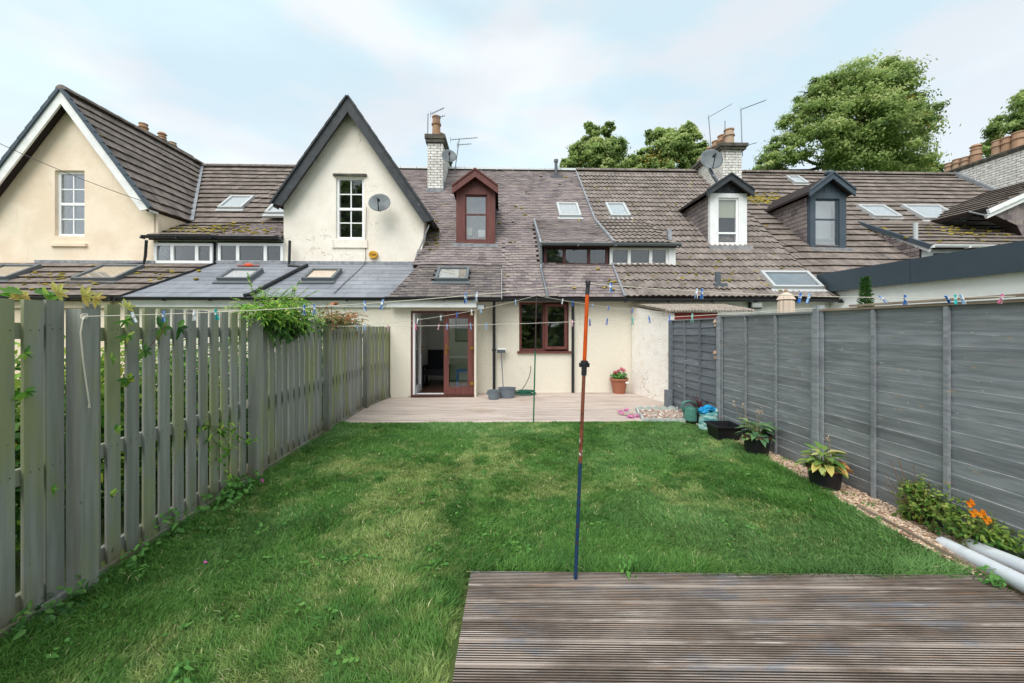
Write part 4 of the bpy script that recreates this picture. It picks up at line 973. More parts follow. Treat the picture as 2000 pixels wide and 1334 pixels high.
b.build('cover', m['yellow'], at_)
tc = bpy.data.curves.new('lettering', 'FONT'); tc.body = 'Yale'; tc.size = .1; tc.align_x = 'CENTER'; tc.align_y = 'CENTER'; tc.extrude = .002
tmp_ = bpy.data.objects.new('tmp', tc); tmp_me = bpy.data.meshes.new_from_object(tmp_); bpy.data.objects.remove(tmp_); tmp_me.materials.append(m['maroon2'])
to = bpy.data.objects.new('lettering', tmp_me); COL.objects.link(to); to.parent = at_; to['kind'] = 'stuff'
w_ = Vector(HT((al[0], 10.795, al[2]))); to.location = w_ - Vector(at_.location); to.rotation_euler = (R(90), 0, A)
# overhead wire at the left
b = MB(HT); pa, pb = Vector(Hh(-60, 252, 9.5)), Vector(Hh(285, 395, 10.6)); b.tube([pa.lerp(pb, t/10) - Vector((0,0,.35*(t/10)*(1-t/10))) for t in range(11)], .008, 5)
tag(b.build('overhead_wire', m['wire']), 'thin sagging wire crossing the beige gable', 'wire')
# ------------------------------------------------------------------ ground, lawn, decks
XL = lambda Y: -2.57 - .0526*Y      # face of the left fence slats
XR = lambda Y: 3.638 - .0526*Y      # face of the right fence
m['soil'] = M('soil', c(92,80,62), c(66,58,46), ns=8, rough=1, bump=.6, bs=30)
m['turf'] = M('turf', c(70,92,44), c(96,108,60), ns=1.5, rough=1, bump=.5, bs=60)
def grid(name, xs, ys, z, mat, fn=None):
    b = MB(); n = len(xs); b.add([(x, y, z + (fn(x, y) if fn else 0)) for y in ys for x in xs], [(j*n+i, j*n+i+1, (j+1)*n+i+1, (j+1)*n+i) for j in range(len(ys)-1) for i in range(n-1)])
    return b.build(name, mat, org=(0,0,0))
b = MB(); b.add([(-400,-400,-.1),(400,-400,-.1),(400,400,-.1),(-400,400,-.1)], [(0,1,2,3)]); tag(b.build('ground', m['turf'], org=(0,0,-.1)), kind='structure')
LX0, LX1 = lambda Y: XL(Y)+.10, lambda Y: min(3.28 - .075*Y, 3.08)
def in_lawn(x, y):
    right = np.interp(y, [-3,2.6,3.4,5.0,6.2,6.6,6.8], [2.99,2.98,3.04,3.15,3.09,2.86,2.72])
    ok = (x > XL(y)+.06) & (x < right) & (y < 6.62 + .02*x) & (y > -.5)
    return ok & ~((x > -.30) & (y < 2.54 - .0125*x))
yy = np.linspace(-2, 6.75, 40)
b = MB(); vs = []
for y in yy: vs += [(XL(y)-.05, y, 0), (XL(y)/2, y, .01), (0, y, .01), (1.6, y, .01), (float(np.interp(y,[-3,2.6,3.4,5.0,6.2,6.8],[3.05,3.05,3.12,3.22,3.15,2.95])), y, 0)]
b.add(vs, [(j*5+i, j*5+i+1, (j+1)*5+i+1, (j+1)*5+i) for j in range(len(yy)-1) for i in range(4)])
tag(b.build('lawn', m['turf'], org=(0,3,0)), kind='structure')
# grass blades: one mesh, colour carried per blade
def mk_grass(n_try=1500000, keep=420000):
    y = 1.15 + (rng.random(n_try) ** 1.45) * 5.65
    x = -3.1 + rng.random(n_try) * 6.5
    ok = in_lawn(x, y) & (np.abs(x) < y*1.36 + .5)
    x, y = x[ok][:keep], y[ok][:keep]; n = len(x)
    def fld(s, seed, ox=0.0, ani=1.0):      # smooth value noise, turned so that no grid shows
        r2 = np.random.default_rng(seed); g = r2.random((128, 128)); th = seed * .77
        X, Yy = (x*math.cos(th) - y*math.sin(th))*s*ani + 40 + ox, (x*math.sin(th) + y*math.cos(th))*s + 40
        fx, fy = X % 127, Yy % 127; ix, iy = fx.astype(int), fy.astype(int); tx, ty = fx-ix, fy-iy
        tx, ty = tx*tx*(3-2*tx), ty*ty*(3-2*ty)
        return (g[iy,ix]*(1-tx)+g[iy,ix+1]*tx)*(1-ty) + (g[iy+1,ix]*(1-tx)+g[iy+1,ix+1]*tx)*ty
    clump = .25*fld(2.1,1) + .3*fld(5.3,2) + .25*fld(12,3) + .2*fld(23,9)
    dry = .30*fld(1.3,4) + .28*fld(3.6,5) + .24*fld(9,6) + .18*fld(21,16)
    edge = np.minimum(np.minimum(x - XL(y), 3.1 - x), np.where(x < -.35, np.abs(x+.3) + np.clip(y-2.54,0,9), np.abs(y - 2.54)))
    worn = np.exp(-(((x + .55 - .05*(y-4)) / 1.0)**2)) * np.clip((6.4-y)/2, 0, 1) * .13 + np.exp(-(((x-.9)/1.2)**2 + ((y-3.6)/.9)**2)) * .06 - .10*np.exp(-(edge/.25)**2)
    dr = np.clip((dry + worn - .53) * 3.6, 0, .85)
    h = (.022 + .030*clump + .040*np.exp(-(edge/.16)**2)) * (.6 + .8*rng.random(n)) * (1 - .3*dr)
    swirl = 2*np.pi*(fld(1.1,7)*1.4 + fld(7,17)*.5); ra = rng.random(n)*2*np.pi; k = .62
    ldx, ldy = k*np.cos(ra) + (1-k)*np.cos(swirl), k*np.sin(ra) + (1-k)*np.sin(swirl)
    lean = h * (.5 + .8*rng.random(n) + .5*fld(4,8)); w = (.0013 + .00055*y)*(.7+.6*rng.random(n))
    ta = rng.random(n)*2*np.pi; dx, dy = np.cos(ta)*w, np.sin(ta)*w
    lx, ly = ldx*lean, ldy*lean
    V = np.zeros((n, 5, 3)); z0 = np.zeros(n)
    V[:,0] = np.stack([x-dx, y-dy, z0], 1); V[:,1] = np.stack([x+dx, y+dy, z0], 1)
    V[:,2] = np.stack([x+dx*.85+lx*.35, y+dy*.85+ly*.35, h*.62], 1); V[:,3] = np.stack([x-dx*.85+lx*.35, y-dy*.85+ly*.35, h*.62], 1)
    V[:,4] = np.stack([x+lx, y+ly, h*.92], 1)
    base = np.arange(n)[:,None]*5
    Fc = np.concatenate([base+np.array([0,1,2]), base+np.array([0,2,3]), base+np.array([3,2,4])], 1).reshape(-1,3)
    g1 = np.array([.080,.205,.040]); g2 = np.array([.150,.300,.072]); dryc = np.array([.40,.46,.17]); bl = np.array([.20,.35,.13]); straw = np.array([.66,.60,.36]); dk = np.array([.055,.155,.035])
    t = rng.random(n)[:,None]; col = g1*(1-t)+g2*t
    dkf = np.clip((.30*fld(1.7,41)+.4*fld(4.4,42)+.3*fld(11,43)-.51)*4,0,.62)[:,None]; col = col*(1-dkf)+dk*dkf
    sheen = np.clip((fld(1.4,31,ani=.6)-.55)*2.0,0,.55)[:,None]; col = col*(1-sheen)+bl*sheen
    d_ = dr[:,None]; col = col*(1-d_*.75)+dryc*d_*.75
    s_ = (rng.random(n) < .008+.05*dr)[:,None]; col = np.where(s_, straw, col)
    col = col * (.95+.5*rng.random(n))[:,None]
    C4 = np.repeat(np.concatenate([col, np.ones((n,1))],1)[:,None,:], 5, 1)
    t_ = NT('grass_blade'); at = t_.new('ShaderNodeAttribute'); at.attribute_name = 'col'; t_.l.new(at.outputs['Color'], t_.b.inputs['Base Color'])
    t_.b.inputs['Roughness'].default_value = .55; t_.b.inputs['Specular IOR Level'].default_value = .2
    tr = t_.new('ShaderNodeBsdfTranslucent'); t_.l.new(at.outputs['Color'], tr.inputs['Color']); mx = t_.new('ShaderNodeMixShader'); mx.inputs['Fac'].default_value = .4
    t_.l.new(t_.b.outputs[0], mx.inputs[1]); t_.l.new(tr.outputs[0], mx.inputs[2]); t_.l.new(mx.outputs[0], t_.out.inputs['Surface'])
    return np_mesh('grass', V.reshape(-1,3), Fc, t_.mat, col=C4.reshape(-1,4), kind='stuff')
mk_grass()
# near deck: grooved boards
def deckmat():
    t = NT('weathered_deck_board'); v1 = t.vec((1.2,14,1)); v2 = t.vec((.9,3,1)); v3 = t.vec((3,60,1))
    a = t.mix(t.rng(t.noise(1.5,5,vec=v2),.35,.65), c(172,158,147), c(112,99,90))
    a = t.mix(t.rng(t.noise(2.2,4,vec=t.vec((.8,2.2,1))),.52,.66,0,.75), a, c(126,132,142))
    a = t.mix(t.rng(t.noise(2.0,6,vec=v1),.54,.72,0,.55), a, c(176,136,104))
    a = t.mix(t.rng(t.noise(1.6,6,vec=t.vec((1.2,22,1))),.56,.72,0,.75), a, c(214,205,196))
    a = t.mix(t.rng(t.noise(1.1,3,vec=t.vec((1,1,1))),.52,.66,0,.7), a, c(82,74,66))
    q = t.new('ShaderNodeVectorMath', operation='SCALE'); t.l.new(a, q.inputs[0]); t.l.new(t.math('ADD', t.math('MULTIPLY', t.rand(), .5), .8), q.inputs['Scale'])
    t.l.new(q.outputs[0], t.b.inputs['Base Color']); t.b.inputs['Roughness'].default_value = .62; t.b.inputs['Specular IOR Level'].default_value = .45
    t.l.new(t.bump(t.noise(40,5,vec=t.vec((.3,6,1))), .6, .004), t.b.inputs['Normal']); return t.mat
m['deck'] = deckmat()
m['groove'] = M('groove_dirt', c(84,72,62), c(56,50,44), ns=10, rough=1)
nd = thing('garden_deck', 'weathered grooved timber deck in the foreground beside the lawn', 'deck', (1.4, 1, 0))
W_ = .142; NG = 8
prof = [(0,-.0)]
prof = []
for g in range(NG):
    y0_ = .002 + (W_-.006) * g/NG; pw = (W_-.006)/NG
    dp = .0075
    prof += [(y0_, -dp), (y0_+pw*.12, -.0005), (y0_+pw*.52, 0), (y0_+pw*.66, -dp)]
prof = [(y*.82+.012, z) for y, z in prof]; prof = [(0.002,-.028),(0.002,-.001),(.0118,-.0)] + prof + [(W_-.0155,-.0075),(W_-.0145,0),(W_-.006,-.001),(W_-.006,-.028)]
x0b, x1b = -.27, 3.02
b = MB(); L = len(prof)
b.add([(x0b, y, z) for y, z in prof] + [(x1b, y, z) for y, z in prof], [(i, i+1, L+i+1, L+i)[::-1] for i in range(L-1)] + [tuple(range(L)), tuple(range(2*L-1, L-1, -1))])
# paint grooves with the dark material (low faces)
for k in range(L-1):
    pass
mi = [1 if ((prof[i][1] < -.004 or prof[i+1][1] < -.004) and i not in (0, 1, L-2, L-3)) else 0 for i in range(L-1)] + [0,0]
b.m = mi; deck_me = b.mesh('board', [m['deck'], m['groove']])
for i in range(26):
    yb = 2.545 - (i+1)*W_
    Mx = Matrix.Translation((0, yb, .052 + random.uniform(-.0015,.0015))) @ Matrix.Rotation(-.0125 + random.uniform(-.0008,.0008), 4, 'Z')
    inst('board', deck_me, Mx, nd)
b = MB(); b.box((x0b+.02,-1.1,-.05),(x0b+.06,2.5,.018)); b.box((x1b-.08,-1.1,-.05),(x1b-.04,2.46,.018)); b.build('joist', m['groove'], nd)
# patio deck
m['patio'] = M('pale_deck_board', c(214,198,187,.9), c(194,177,165), ns=2, stretch=(.6,9,1), rough=.75, var=.09, bump=.4, bs=30, bstretch=(.3,7,1), layers=[(c(150,132,112),3,.56,.7,.5,(.4,6,1)), (c(150,120,84),.9,.55,.75,.55,(1,1,1)), (c(226,218,214),5,.58,.7,.6,(.3,8,1))])
pd = thing('patio_deck', 'pale smooth timber patio deck along the house wall', 'deck', (0, 8, 0))
y = 6.66; i = 0
while y < 9.62:
    yw = min(.139, 9.62 - y)
    segs = [(XL(y)+.02, 3.3)] if i % 3 else [(XL(y)+.02, -.6 + (i*7 % 5)*.5), (-.596 + (i*7 % 5)*.5, 3.3)]
    for a, q in segs:
        b = MB(); zz = .022 + random.uniform(-.0015,.0015); lim = 3.62 - .23*(y-7) if y > 8.0 else 3.32
        b.prism([(a, y + .0225*a, zz), (min(q,lim), y + .0225*min(q,lim), zz), (min(q,lim), y+yw-.006 + .0225*min(q,lim), zz), (a, y+yw-.006+.0225*a, zz)], (0,0,-.03)); b.build('board', m['patio'], pd)
    y += .144; i += 1
b = MB(); b.prism([(-3.0, 6.62, -.012), (3.3, 6.76, -.012), (3.3, 9.7, -.012), (-3.0, 9.6, -.012)], (0,0,-.05)); b.build('frame_board', m['groove'], pd)

# ------------------------------------------------------------------ left fence
def slatmat(name, vert=True, base=((160,162,155),(138,141,134)), green=(150,158,100), ga=.7):
    t = NT(name); st = (9,9,.5) if vert else (9,.45,9)
    a = t.mix(t.rng(t.noise(2.2,6,vec=t.vec(st)),.35,.65), c(*base[0]), c(*base[1]))
    gm = t.rng(t.noise(1.6,5,vec=t.vec((2.5,2.5,.5))),.44,.62,0,ga)
    a = t.mix(gm, a, c(*green))
    sx = t.new('ShaderNodeSeparateXYZ'); t.l.new(t.new('ShaderNodeNewGeometry').outputs['Position'], sx.inputs[0])
    low = t.math('MULTIPLY', t.rng(sx.outputs['Z'], .35, .02), t.rng(t.noise(2.5,4),.35,.6,0,.8))
    a = t.mix(low, a, c(120,112,84))
    a = t.mix(t.rng(t.noise(16,4,vec=t.vec((1,1,.7))),.69,.73,0,.7), a, c(70,66,60))
    q = t.new('ShaderNodeVectorMath', operation='SCALE'); t.l.new(a, q.inputs[0]); t.l.new(t.math('ADD', t.math('MULTIPLY', t.rand(), .22), .89), q.inputs['Scale'])
    t.l.new(q.outputs[0], t.b.inputs['Base Color']); t.b.inputs['Roughness'].default_value = .8
    t.l.new(t.bump(t.noise(22,6,vec=t.vec((5,5,.25))), .45, .006), t.b.inputs['Normal']); return t.mat
m['slat'] = slatmat('grey_green_fence_wood'); m['nail'] = M('nail', c(60,55,50))
lf = thing('slatted_fence', 'grey green picket style fence of upright slats along the left of the lawn', 'fence', (XL(4.5), 4.5, 0))
def LF(Y, off=0.0):            # point on slat face at Y, off = towards the lawn; last section kinks in
    x = XL(Y) + off
    if Y > 7.85: x += (Y-7.85)*.19
    return x
posts = [.62, 2.40, 4.16, 5.98, 7.82]; tops = [1.80, 1.76, 1.735, 1.70, 1.67]
ph = [1.80, 1.79, 1.77, 1.72, 1.645]
def slat_top(Y): return float(np.interp(Y, [.5,2.3,4.1,4.3,6,7.7,7.9,9], [1.83,1.80,1.785,1.755,1.74,1.70,1.665,1.64]))
for Y, tp in zip(posts, tops):
    b = MB(); x = LF(Y); b.box((x+.001, Y-.05, -.1), (x+.095, Y+.05, tp)); b.build('post', m['slat'], lf)
Y = .70; k = 0
edges = posts + [9.05]
for s in range(5):
    a, e = edges[s] + .055, edges[s+1] - (.05 if s < 4 else 0)
    n = round((e-a) / .139); pit = (e-a) / n
    near_ = {n-1: (2.250,.092), n-2: (2.140,.094), n-3: (2.003,.097)} if s == 0 else {}
    for i in range(n):
        y0 = a + pit*i + .012; wd = pit - .043 + random.uniform(-.003,.003)
        if s == 0: y0 -= .045
        if i in near_: y0, wd = near_[i]
        if s == 0 and i == n-4: y0 = 1.862
        x = 0; z1 = slat_top(y0) + random.uniform(-.006,.006); x = LF(y0); sk = random.uniform(-.004,.004)
        b = MB(); x2 = LF(y0+wd)
        vs = [(x, y0, .06),(x2, y0+wd, .06),(x2-.02, y0+wd, .06),(x-.02, y0, .06),(x, y0+sk, z1),(x2, y0+wd+sk, z1),(x2-.02, y0+wd+sk, z1),(x-.02, y0+sk, z1)]
        b.add(vs, [(0,1,5,4),(1,2,6,5),(2,3,7,6),(3,0,4,7),(4,5,6,7),(3,2,1,0)]); o = b.build('slat', m['slat'], lf)
        if y0 < 4:
            b = MB()
            for z in (z1-.17, .84):
                for q in (.3,.75): yq = y0 + wd*q; b.tube([(LF(yq)-.001, yq, z), (LF(yq)+.0015, yq, z)], .0035, 6)
            b.build('nail', m['nail'], o)
    for z in (slat_top(a)-.2, .82, .13):
        b = MB(); xa, xe = LF(a-.05), LF(e+.0); b.prism([(xa-.022, a-.05, z-.045), (xe-.022, e, z-.045), (xe-.022, e, z+.045), (xa-.022, a-.05, z+.045)], (-.035, 0, 0)); b.build('rail', m['slat'], lf)
    b = MB(); xa, xe = LF(a-.05), LF(e); b.prism([(xa+.03, a, -.02), (xe+.03, e, -.02), (xe+.03, e, .065), (xa+.03, a, .065)], (-.028, 0, 0)); b.build('gravel_board', m['slat'], lf)

# ------------------------------------------------------------------ right fence
def lapmat(name, b0, b1, knots=True, edge=False):
    t = NT(name); vec = t.vec((9,.5,9))
    a = t.mix(t.rng(t.noise(3.5,6,vec=vec),.35,.65), c(*b0), c(*b1))
    a = t.mix(t.rng(t.noise(1.1,3,vec=t.vec((1,.6,1))),.55,.75,0,.55), a, c(b1[0]*.8,b1[1]*.8,b1[2]*.8))
    a = t.mix(t.rng(t.noise(7,5,vec=t.vec((1,.45,3))),.60,.72,0,.6), a, c(186,190,194))
    a = t.mix(t.rng(t.noise(30,3,vec=t.vec((1,.8,.9))),.70,.73,0,.8), a, c(210,206,200))
    if knots:
        sp = t.new('ShaderNodeSeparateXYZ'); t.l.new(t.vec((1,.8,1.8)), sp.inputs[0]); kc = t.new('ShaderNodeCombineXYZ'); t.l.new(sp.outputs['Y'], kc.inputs['X']); t.l.new(sp.outputs['Z'], kc.inputs['Y']); kv = kc.outputs[0]; vo = t.new('ShaderNodeTexVoronoi'); vo.voronoi_dimensions = '2D'; vo.inputs['Scale'].default_value = 3.6; vo.inputs['Randomness'].default_value = 1; t.l.new(kv, vo.inputs['Vector'])
        dist = vo.outputs['Distance']; gate = t.rng(t.noise(1.8,2,vec=t.vec((1,1.2,1))),.47,.56)
        ring = t.math('MULTIPLY', t.math('SINE', t.math('MULTIPLY', t.math('ADD', dist, t.math('MULTIPLY', t.noise(9,3),.04)), 120)), t.rng(dist,.26,.08))
        a = t.mix(t.math('MULTIPLY', t.rng(ring,.2,.9,0,.5), gate), a, c(150,152,152))
        a = t.mix(t.math('MULTIPLY', t.rng(dist,.075,.045,0,.85), gate), a, c(176,160,146))
    q = t.new('ShaderNodeVectorMath', operation='SCALE'); t.l.new(a, q.inputs[0]); t.l.new(t.math('ADD', t.math('MULTIPLY', t.rand(), .34), .83), q.inputs['Scale'])
    t.l.new(q.outputs[0], t.b.inputs['Base Color']); t.b.inputs['Roughness'].default_value = .7; t.b.inputs['Specular IOR Level'].default_value = .35
    t.l.new(t.bump(t.noise(20,6,vec=t.vec((5,.3,5))), .4, .005), t.b.inputs['Normal']); return t.mat
m['lap'] = lapmat('blue_grey_lap_board', (158,163,167), (135,140,144))
m['lapdark'] = lapmat('dark_grey_lap_board', (124,131,138), (106,112,119), knots=False)
m['rawedge'] = M('worn_board_edge', c(190,186,180), c(138,142,144), ns=7, rough=.9, stretch=(1,1,1))  # pale ledge tops: worn wood plus the light they catch, painted in
m['raw'] = M('raw_weathered_wood', c(176,158,138), c(140,124,108), ns=4, stretch=(4,.5,4), rough=.9)
rf = thing('lap_panel_fence', 'blue grey horizontal lap board fence along the right of the garden', 'fence', (XR(4), 4, 0))
def XF(Y, off=0.0): return XR(Y) + off
def lap_panel(Ya, Yb, z0, z1, nb, mat, ups=True, dz=0.0, wav=.004, bat=(1/3,2/3), tilt=0):
    hstep = (z1 - z0) / nb
    for i in range(nb):
        za = z0 + hstep*i; zb = za + hstep + (.012 if i < nb-1 else 0)
        t0, t1 = (.0, .011) if ups else (.014, .002)
        # ups: top of each board stands proud of the one above it (a small ledge); else lower edge stands proud
        N = 10; b = MB(); vs = []; ph_ = random.random()*9
        for j in range(N+1):
            y = Ya + (Yb-Ya)*j/N; w1 = wav*mnoise.noise(Vector((y*1.7, i*3.1, ph_))); w2 = wav*mnoise.noise(Vector((y*1.7, (i+1)*3.1+.5, ph_)))
            x = XF(y); dzz = dz*(y-Ya)/(Yb-Ya)
            if ups: xb, xt = x + .002, x - .016
            else: xb, xt = x - .018, x - .003
            vs += [(xb, y, za+w1*(0 if ups else 1)+dzz), (xt, y, zb+w2*(1 if ups else 0)+dzz), (x+.012, y, zb+w2*(1 if ups else 0)+dzz), (x+.012, y, za+w1*(0 if ups else 1)+dzz)]
        fs = []; mi = []
        for j in range(N):
            o = j*4
            fs += [(o, o+1, o+5, o+4), (o+1, o+2, o+6, o+5), (o+3, o, o+4, o+7)]; mi += [0, 1 if ups else 0, 0]
        b.add(vs, fs + [(3,2,1,0), (N*4, N*4+1, N*4+2, N*4+3)], r=random.random(), m=mi + [0,0])
        b.build('board', [m[mat], m['rawedge']], rf)
    for f in bat:
        y = Ya + (Yb-Ya)*f; b = MB(); x = XF(y); b.box((x-.042, y-.016, z0), (x-.015, y+.016, z1+dz*f-.01)); b.build('batten', m[mat], rf)
    for y, s in ((Ya, 1), (Yb, -1)):
        b = MB(); x = XF(y); b.box((x-.036, y if s>0 else y-.035, z0-.0), (x-.015, y+.035 if s>0 else y, z1+(dz if s<0 else 0)-.002)); b.build('batten', m[mat], rf)
    b = MB(); b.prism([(XF(Ya)-.045, Ya, z1-.002), (XF(Yb)-.045, Yb, z1+dz-.002), (XF(Yb)+.02, Yb, z1+dz-.002), (XF(Ya)+.02, Ya, z1-.002)], (0,0,.022)); b.build('capping', m['lap' if mat=='lapdark' else 'capw'], rf)
m['capw'] = m['raw']
lap_panel(.62, 2.43, .03, 1.85, 16, 'lap'); lap_panel(2.49, 4.27, .03, 1.82, 16, 'lap')
m['capw'] = m['lap']
lap_panel(4.36, 6.12, .02, 1.80, 16, 'lap', dz=.005); lap_panel(6.22, 7.80, .0, 1.775, 13, 'lapdark', ups=False, wav=.02, dz=-.01)
for y, tp, tl in ((.58,1.9,0),(2.46,1.86,0),(4.315,1.885,0),(6.17,1.82,.04)):
    b = MB(); x = XF(y); b.prism([(x-.055, y-.035, -.05), (x+.03, y-.035, -.05), (x+.03, y+.035, -.05), (x-.055, y+.035, -.05)], (0, 0, tp+.05)); b.build('post', m['lap'], rf)
y = 7.84; b = MB(); b.box((XF(y)-.06, y-.04, -.05), (XF(y)+.03, y+.04, 1.78)); b.build('post', m['lapdark'], rf)
b = MB(); b.box((XF(7.7)-.16, 7.72, 0), (XF(7.7)-.06, 7.86, .38)); b.build('post', m['lapdark'], rf)
# raw timber battens on top of the near panels
b = MB(); b.beam((XF(1.4)-.05, 1.4, 1.868), (XF(3.9)-.04, 3.9, 1.858), .035, .02); tag(b.build('timber_batten', m['raw'], rf), 'thin unpainted batten')

# ------------------------------------------------------------------ border of chippings, edging, pipes
m['chips'] = leafmat('bark_chip', [c(232,204,176,1), c(210,176,146,1), c(244,228,208,1), c(176,140,112,1), c(140,108,86), c(236,212,186,1)], trans=0, rough=.9)
b = MB(); vs = []
for Y in np.linspace(-.5, 6.3, 30): vs += [(float(np.interp(Y,[-3,2.6,3.4,5.0,6.3],[3.00,3.00,3.03,3.13,3.06])), Y, .014), (XR(Y)+.05, Y, .02)]
b.add(vs, [(2*i, 2*i+1, 2*i+3, 2*i+2) for i in range(29)]); tag(b.build('soil_border', m['soil'], org=(3.2,3,0)), kind='structure')
n = 19000; Yc = 1.6 + rng.random(n)**1.3*4.9; t = rng.random(n); xl = np.interp(Yc,[-3,2.6,3.4,5.0,6.3],[3.06,3.05,3.05,3.14,3.08]); Xc = xl + (XR(Yc)-xl-.01)*t
V = np.zeros((n,8,3)); a = rng.random(n)*6.28; l = .006+.012*rng.random(n); w = .004+.006*rng.random(n); tl = (rng.random(n)-.5)*1.0; hh = .018+.014*rng.random(n)
for k, (sx, sy, sz) in enumerate([(-1,-1,-1),(1,-1,-1),(1,1,-1),(-1,1,-1),(-1,-1,1),(1,-1,1),(1,1,1),(-1,1,1)]):
    px_, py_ = sx*l, sy*w
    V[:,k] = np.stack([Xc + px_*np.cos(a) - py_*np.sin(a), Yc + px_*np.sin(a) + py_*np.cos(a), hh + px_*tl + sz*.0025], 1)
Fc = (np.arange(n)[:,None,None]*8 + np.array([(0,3,2,1),(4,5,6,7),(0,1,5,4),(1,2,6,5),(2,3,7,6),(3,0,4,7)])[None]).reshape(-1,4)
np_mesh('bark_chippings', V.reshape(-1,3), Fc, m['chips'], rnd=np.repeat(rng.random(n), 6), kind='stuff')
eg = thing('timber_edging', 'thin timber edging board between lawn and bark chippings', 'edging', (3.06, 2.9, 0))
for (ya, yb_) in ((1.9, 2.62), (2.64, 3.5)):
    b = MB(); xa, xb_ = 3.075, 3.085 + (yb_-3.0)*.03; b.prism([(xa, ya, -.02), (xb_, yb_, -.02), (xb_+.018, yb_, -.02), (xa+.018, ya, -.02)], (0, .0, .075)); b.build('board', m['raw'], eg)
m['pvc'] = M('white_pipe', c(235,240,244,.97), c(222,228,234,.95), ns=3, rough=.35, spec=.5, layers=[(c(150,150,145),9,.6,.75,.35,(1,1,1))])
def drainpipe(pa, pb, rad, label):
    b = MB(); b.tube([pa, pb], rad, 20, cap=False); pa, pb = Vector(pa), Vector(pb); d = (pb-pa).normalized()
    b.tube([pa + d*.002, pb], rad*.93, 20, cap=False)
    a = b.build('drain_pipe', m['pvc'], smooth=True); tag(a, label, 'pipe', 'white pipes lying on the border'); return a
drainpipe(P(1842,1062,2.93), P(2120,1200,2.02), .050, 'longer white plastic pipe lying nearest the lawn edging')
drainpipe(P(1893,1064,2.87), P(2130,1160,2.1), .045, 'second white plastic pipe, between the first pipe and the fence')

# ------------------------------------------------------------------ clothes lines, props, pegs
m['rope'] = M('clothes_line', c(222,216,200), rough=.9)
m['pole_o'] = M('orange_prop_paint', c(222,92,20), c(205,80,18), ns=8, rough=.4)
def rustmat():
    t = NT('rusty_blue_prop'); sx = t.new('ShaderNodeSeparateXYZ'); t.l.new(t.new('ShaderNodeNewGeometry').outputs['Position'], sx.inputs[0])
    z = t.math('ADD', sx.outputs['Z'], t.math('MULTIPLY', t.noise(25,4), .18))
    a = t.mix(t.rng(z, .86, .88), c(24,62,98), c(134,74,52)); a = t.mix(t.rng(t.noise(45,4),.56,.62,0,.9), a, c(70,44,38)); 
    a = t.mix(t.math('MULTIPLY', t.rng(t.noise(30,3,vec=t.vec((1,1,.5))),.56,.62), t.math('MULTIPLY', t.rng(z,.90,.93), t.rng(z,1.08,1.02))), a, c(220,218,214))
    t.l.new(a, t.b.inputs['Base Color']); t.b.inputs['Roughness'].default_value = .5; return t.mat
m['pole_r'] = rustmat()
pb0 = G(1124, 1131, .05); pt0 = P(1148, 548, 2.50)
pr = thing('clothes_prop', 'orange and rusty blue clothes prop standing at the edge of the near deck', 'clothes prop', pb0)
jn = pb0.lerp(pt0, .715)
b = MB(); b.tube([pb0, jn], .0115, 12); b.build('lower_tube', m['pole_r'], pr, smooth=False)
b = MB(); b.tube([jn, pb0.lerp(pt0,.955)], .0125, 12); b.build('upper_tube', m['pole_o'], pr)
b = MB(); b.tube([pb0.lerp(pt0,.68), pb0.lerp(pt0,.73)], .017, 10); b.tube([pb0.lerp(pt0,.715), pb0.lerp(pt0,.728)], .024, 10); b.box((jn.x-.032, jn.y-.012, jn.z-.014), (jn.x+.032, jn.y+.012, jn.z+.012)); b.build('clamp', m['blackplastic'], pr)
b = MB(); q = pb0.lerp(pt0,.952); b.tube([q, pt0 - Vector((0,0,.045))], .0135, 10); b.beam(pt0-Vector((.004,0,.05)), pt0+Vector((-.008,0,.0)), .008, .014); b.beam(pt0-Vector((-.004,0,.05)), pt0+Vector((.012,0,.0)), .008, .014); b.build('fork_tip', m['blackplastic'], pr)
gb0 = G(1042, 825, .02); gt0 = P(1048, 577, gb0.y)
m['pole_g'] = M('green_prop_paint', c(44,122,88), rough=.4); m['pole_d'] = M('dark_prop_tube', c(70,58,56), rough=.5)
gp = thing('clothes_prop', 'slim green clothes prop standing where lawn meets patio', 'clothes prop', gb0)
b = MB(); b.tube([gb0, gb0.lerp(gt0,.56)], .0125, 10); b.build('lower_tube', m['pole_g'], gp); b = MB(); b.tube([gb0.lerp(gt0,.55), gt0], .011, 10); b.build('upper_tube', m['pole_d'], gp)
def catline(pts, sag, n=14):
    out = []
    for i in range(len(pts)-1):
        a, q = Vector(pts[i]), Vector(pts[i+1]); s = sag[i]
        for k in range(n):
            t = k/n; out.append(a.lerp(q, t) - Vector((0,0,4*s*t*(1-t))))
    out.append(Vector(pts[-1])); return out
Lp = Vector((XL(2.38)+.102, 2.36, 1.712))
ptop = pt0 - Vector((0,0,.02))
l1 = catline([Lp, ptop, (XR(2.66)-.03, 2.66, 1.858)], [.035, .04], 24)
l3a = P(655, 638, 6.0); l3 = catline([l3a, gt0 + Vector((0,0,.0)), P(1312, 610, 8.0)], [.10, .05])
l2 = catline([P(655,637,6.0), (XR(4.315)-.05, 4.3, 1.855)], [.06], 30)
ln1 = tag((lambda b: (b.tube(l1, .0028, 6), b.build('clothes_line', m['rope']))[1])(MB()), 'near white clothes line from the left post over the orange prop', 'clothes line')
ln3 = tag((lambda b: (b.tube(l3, .0035, 6), b.build('clothes_line', m['rope']))[1])(MB()), 'far clothes line arching over the green prop', 'clothes line')
ln2 = tag((lambda b: (b.tube(l2, .0035, 6), b.build('clothes_line', m['rope']))[1])(MB()), 'middle clothes line hanging level before the patio windows', 'clothes line')
b = MB(); q = Lp
for k in range(5):
    a = k*1.3; b.tube([q + Vector((.003*math.cos(t+a), .017*math.cos(t), .015*math.sin(t+a*.4))) for t in np.linspace(0,6.28,12)], .0035, 5)
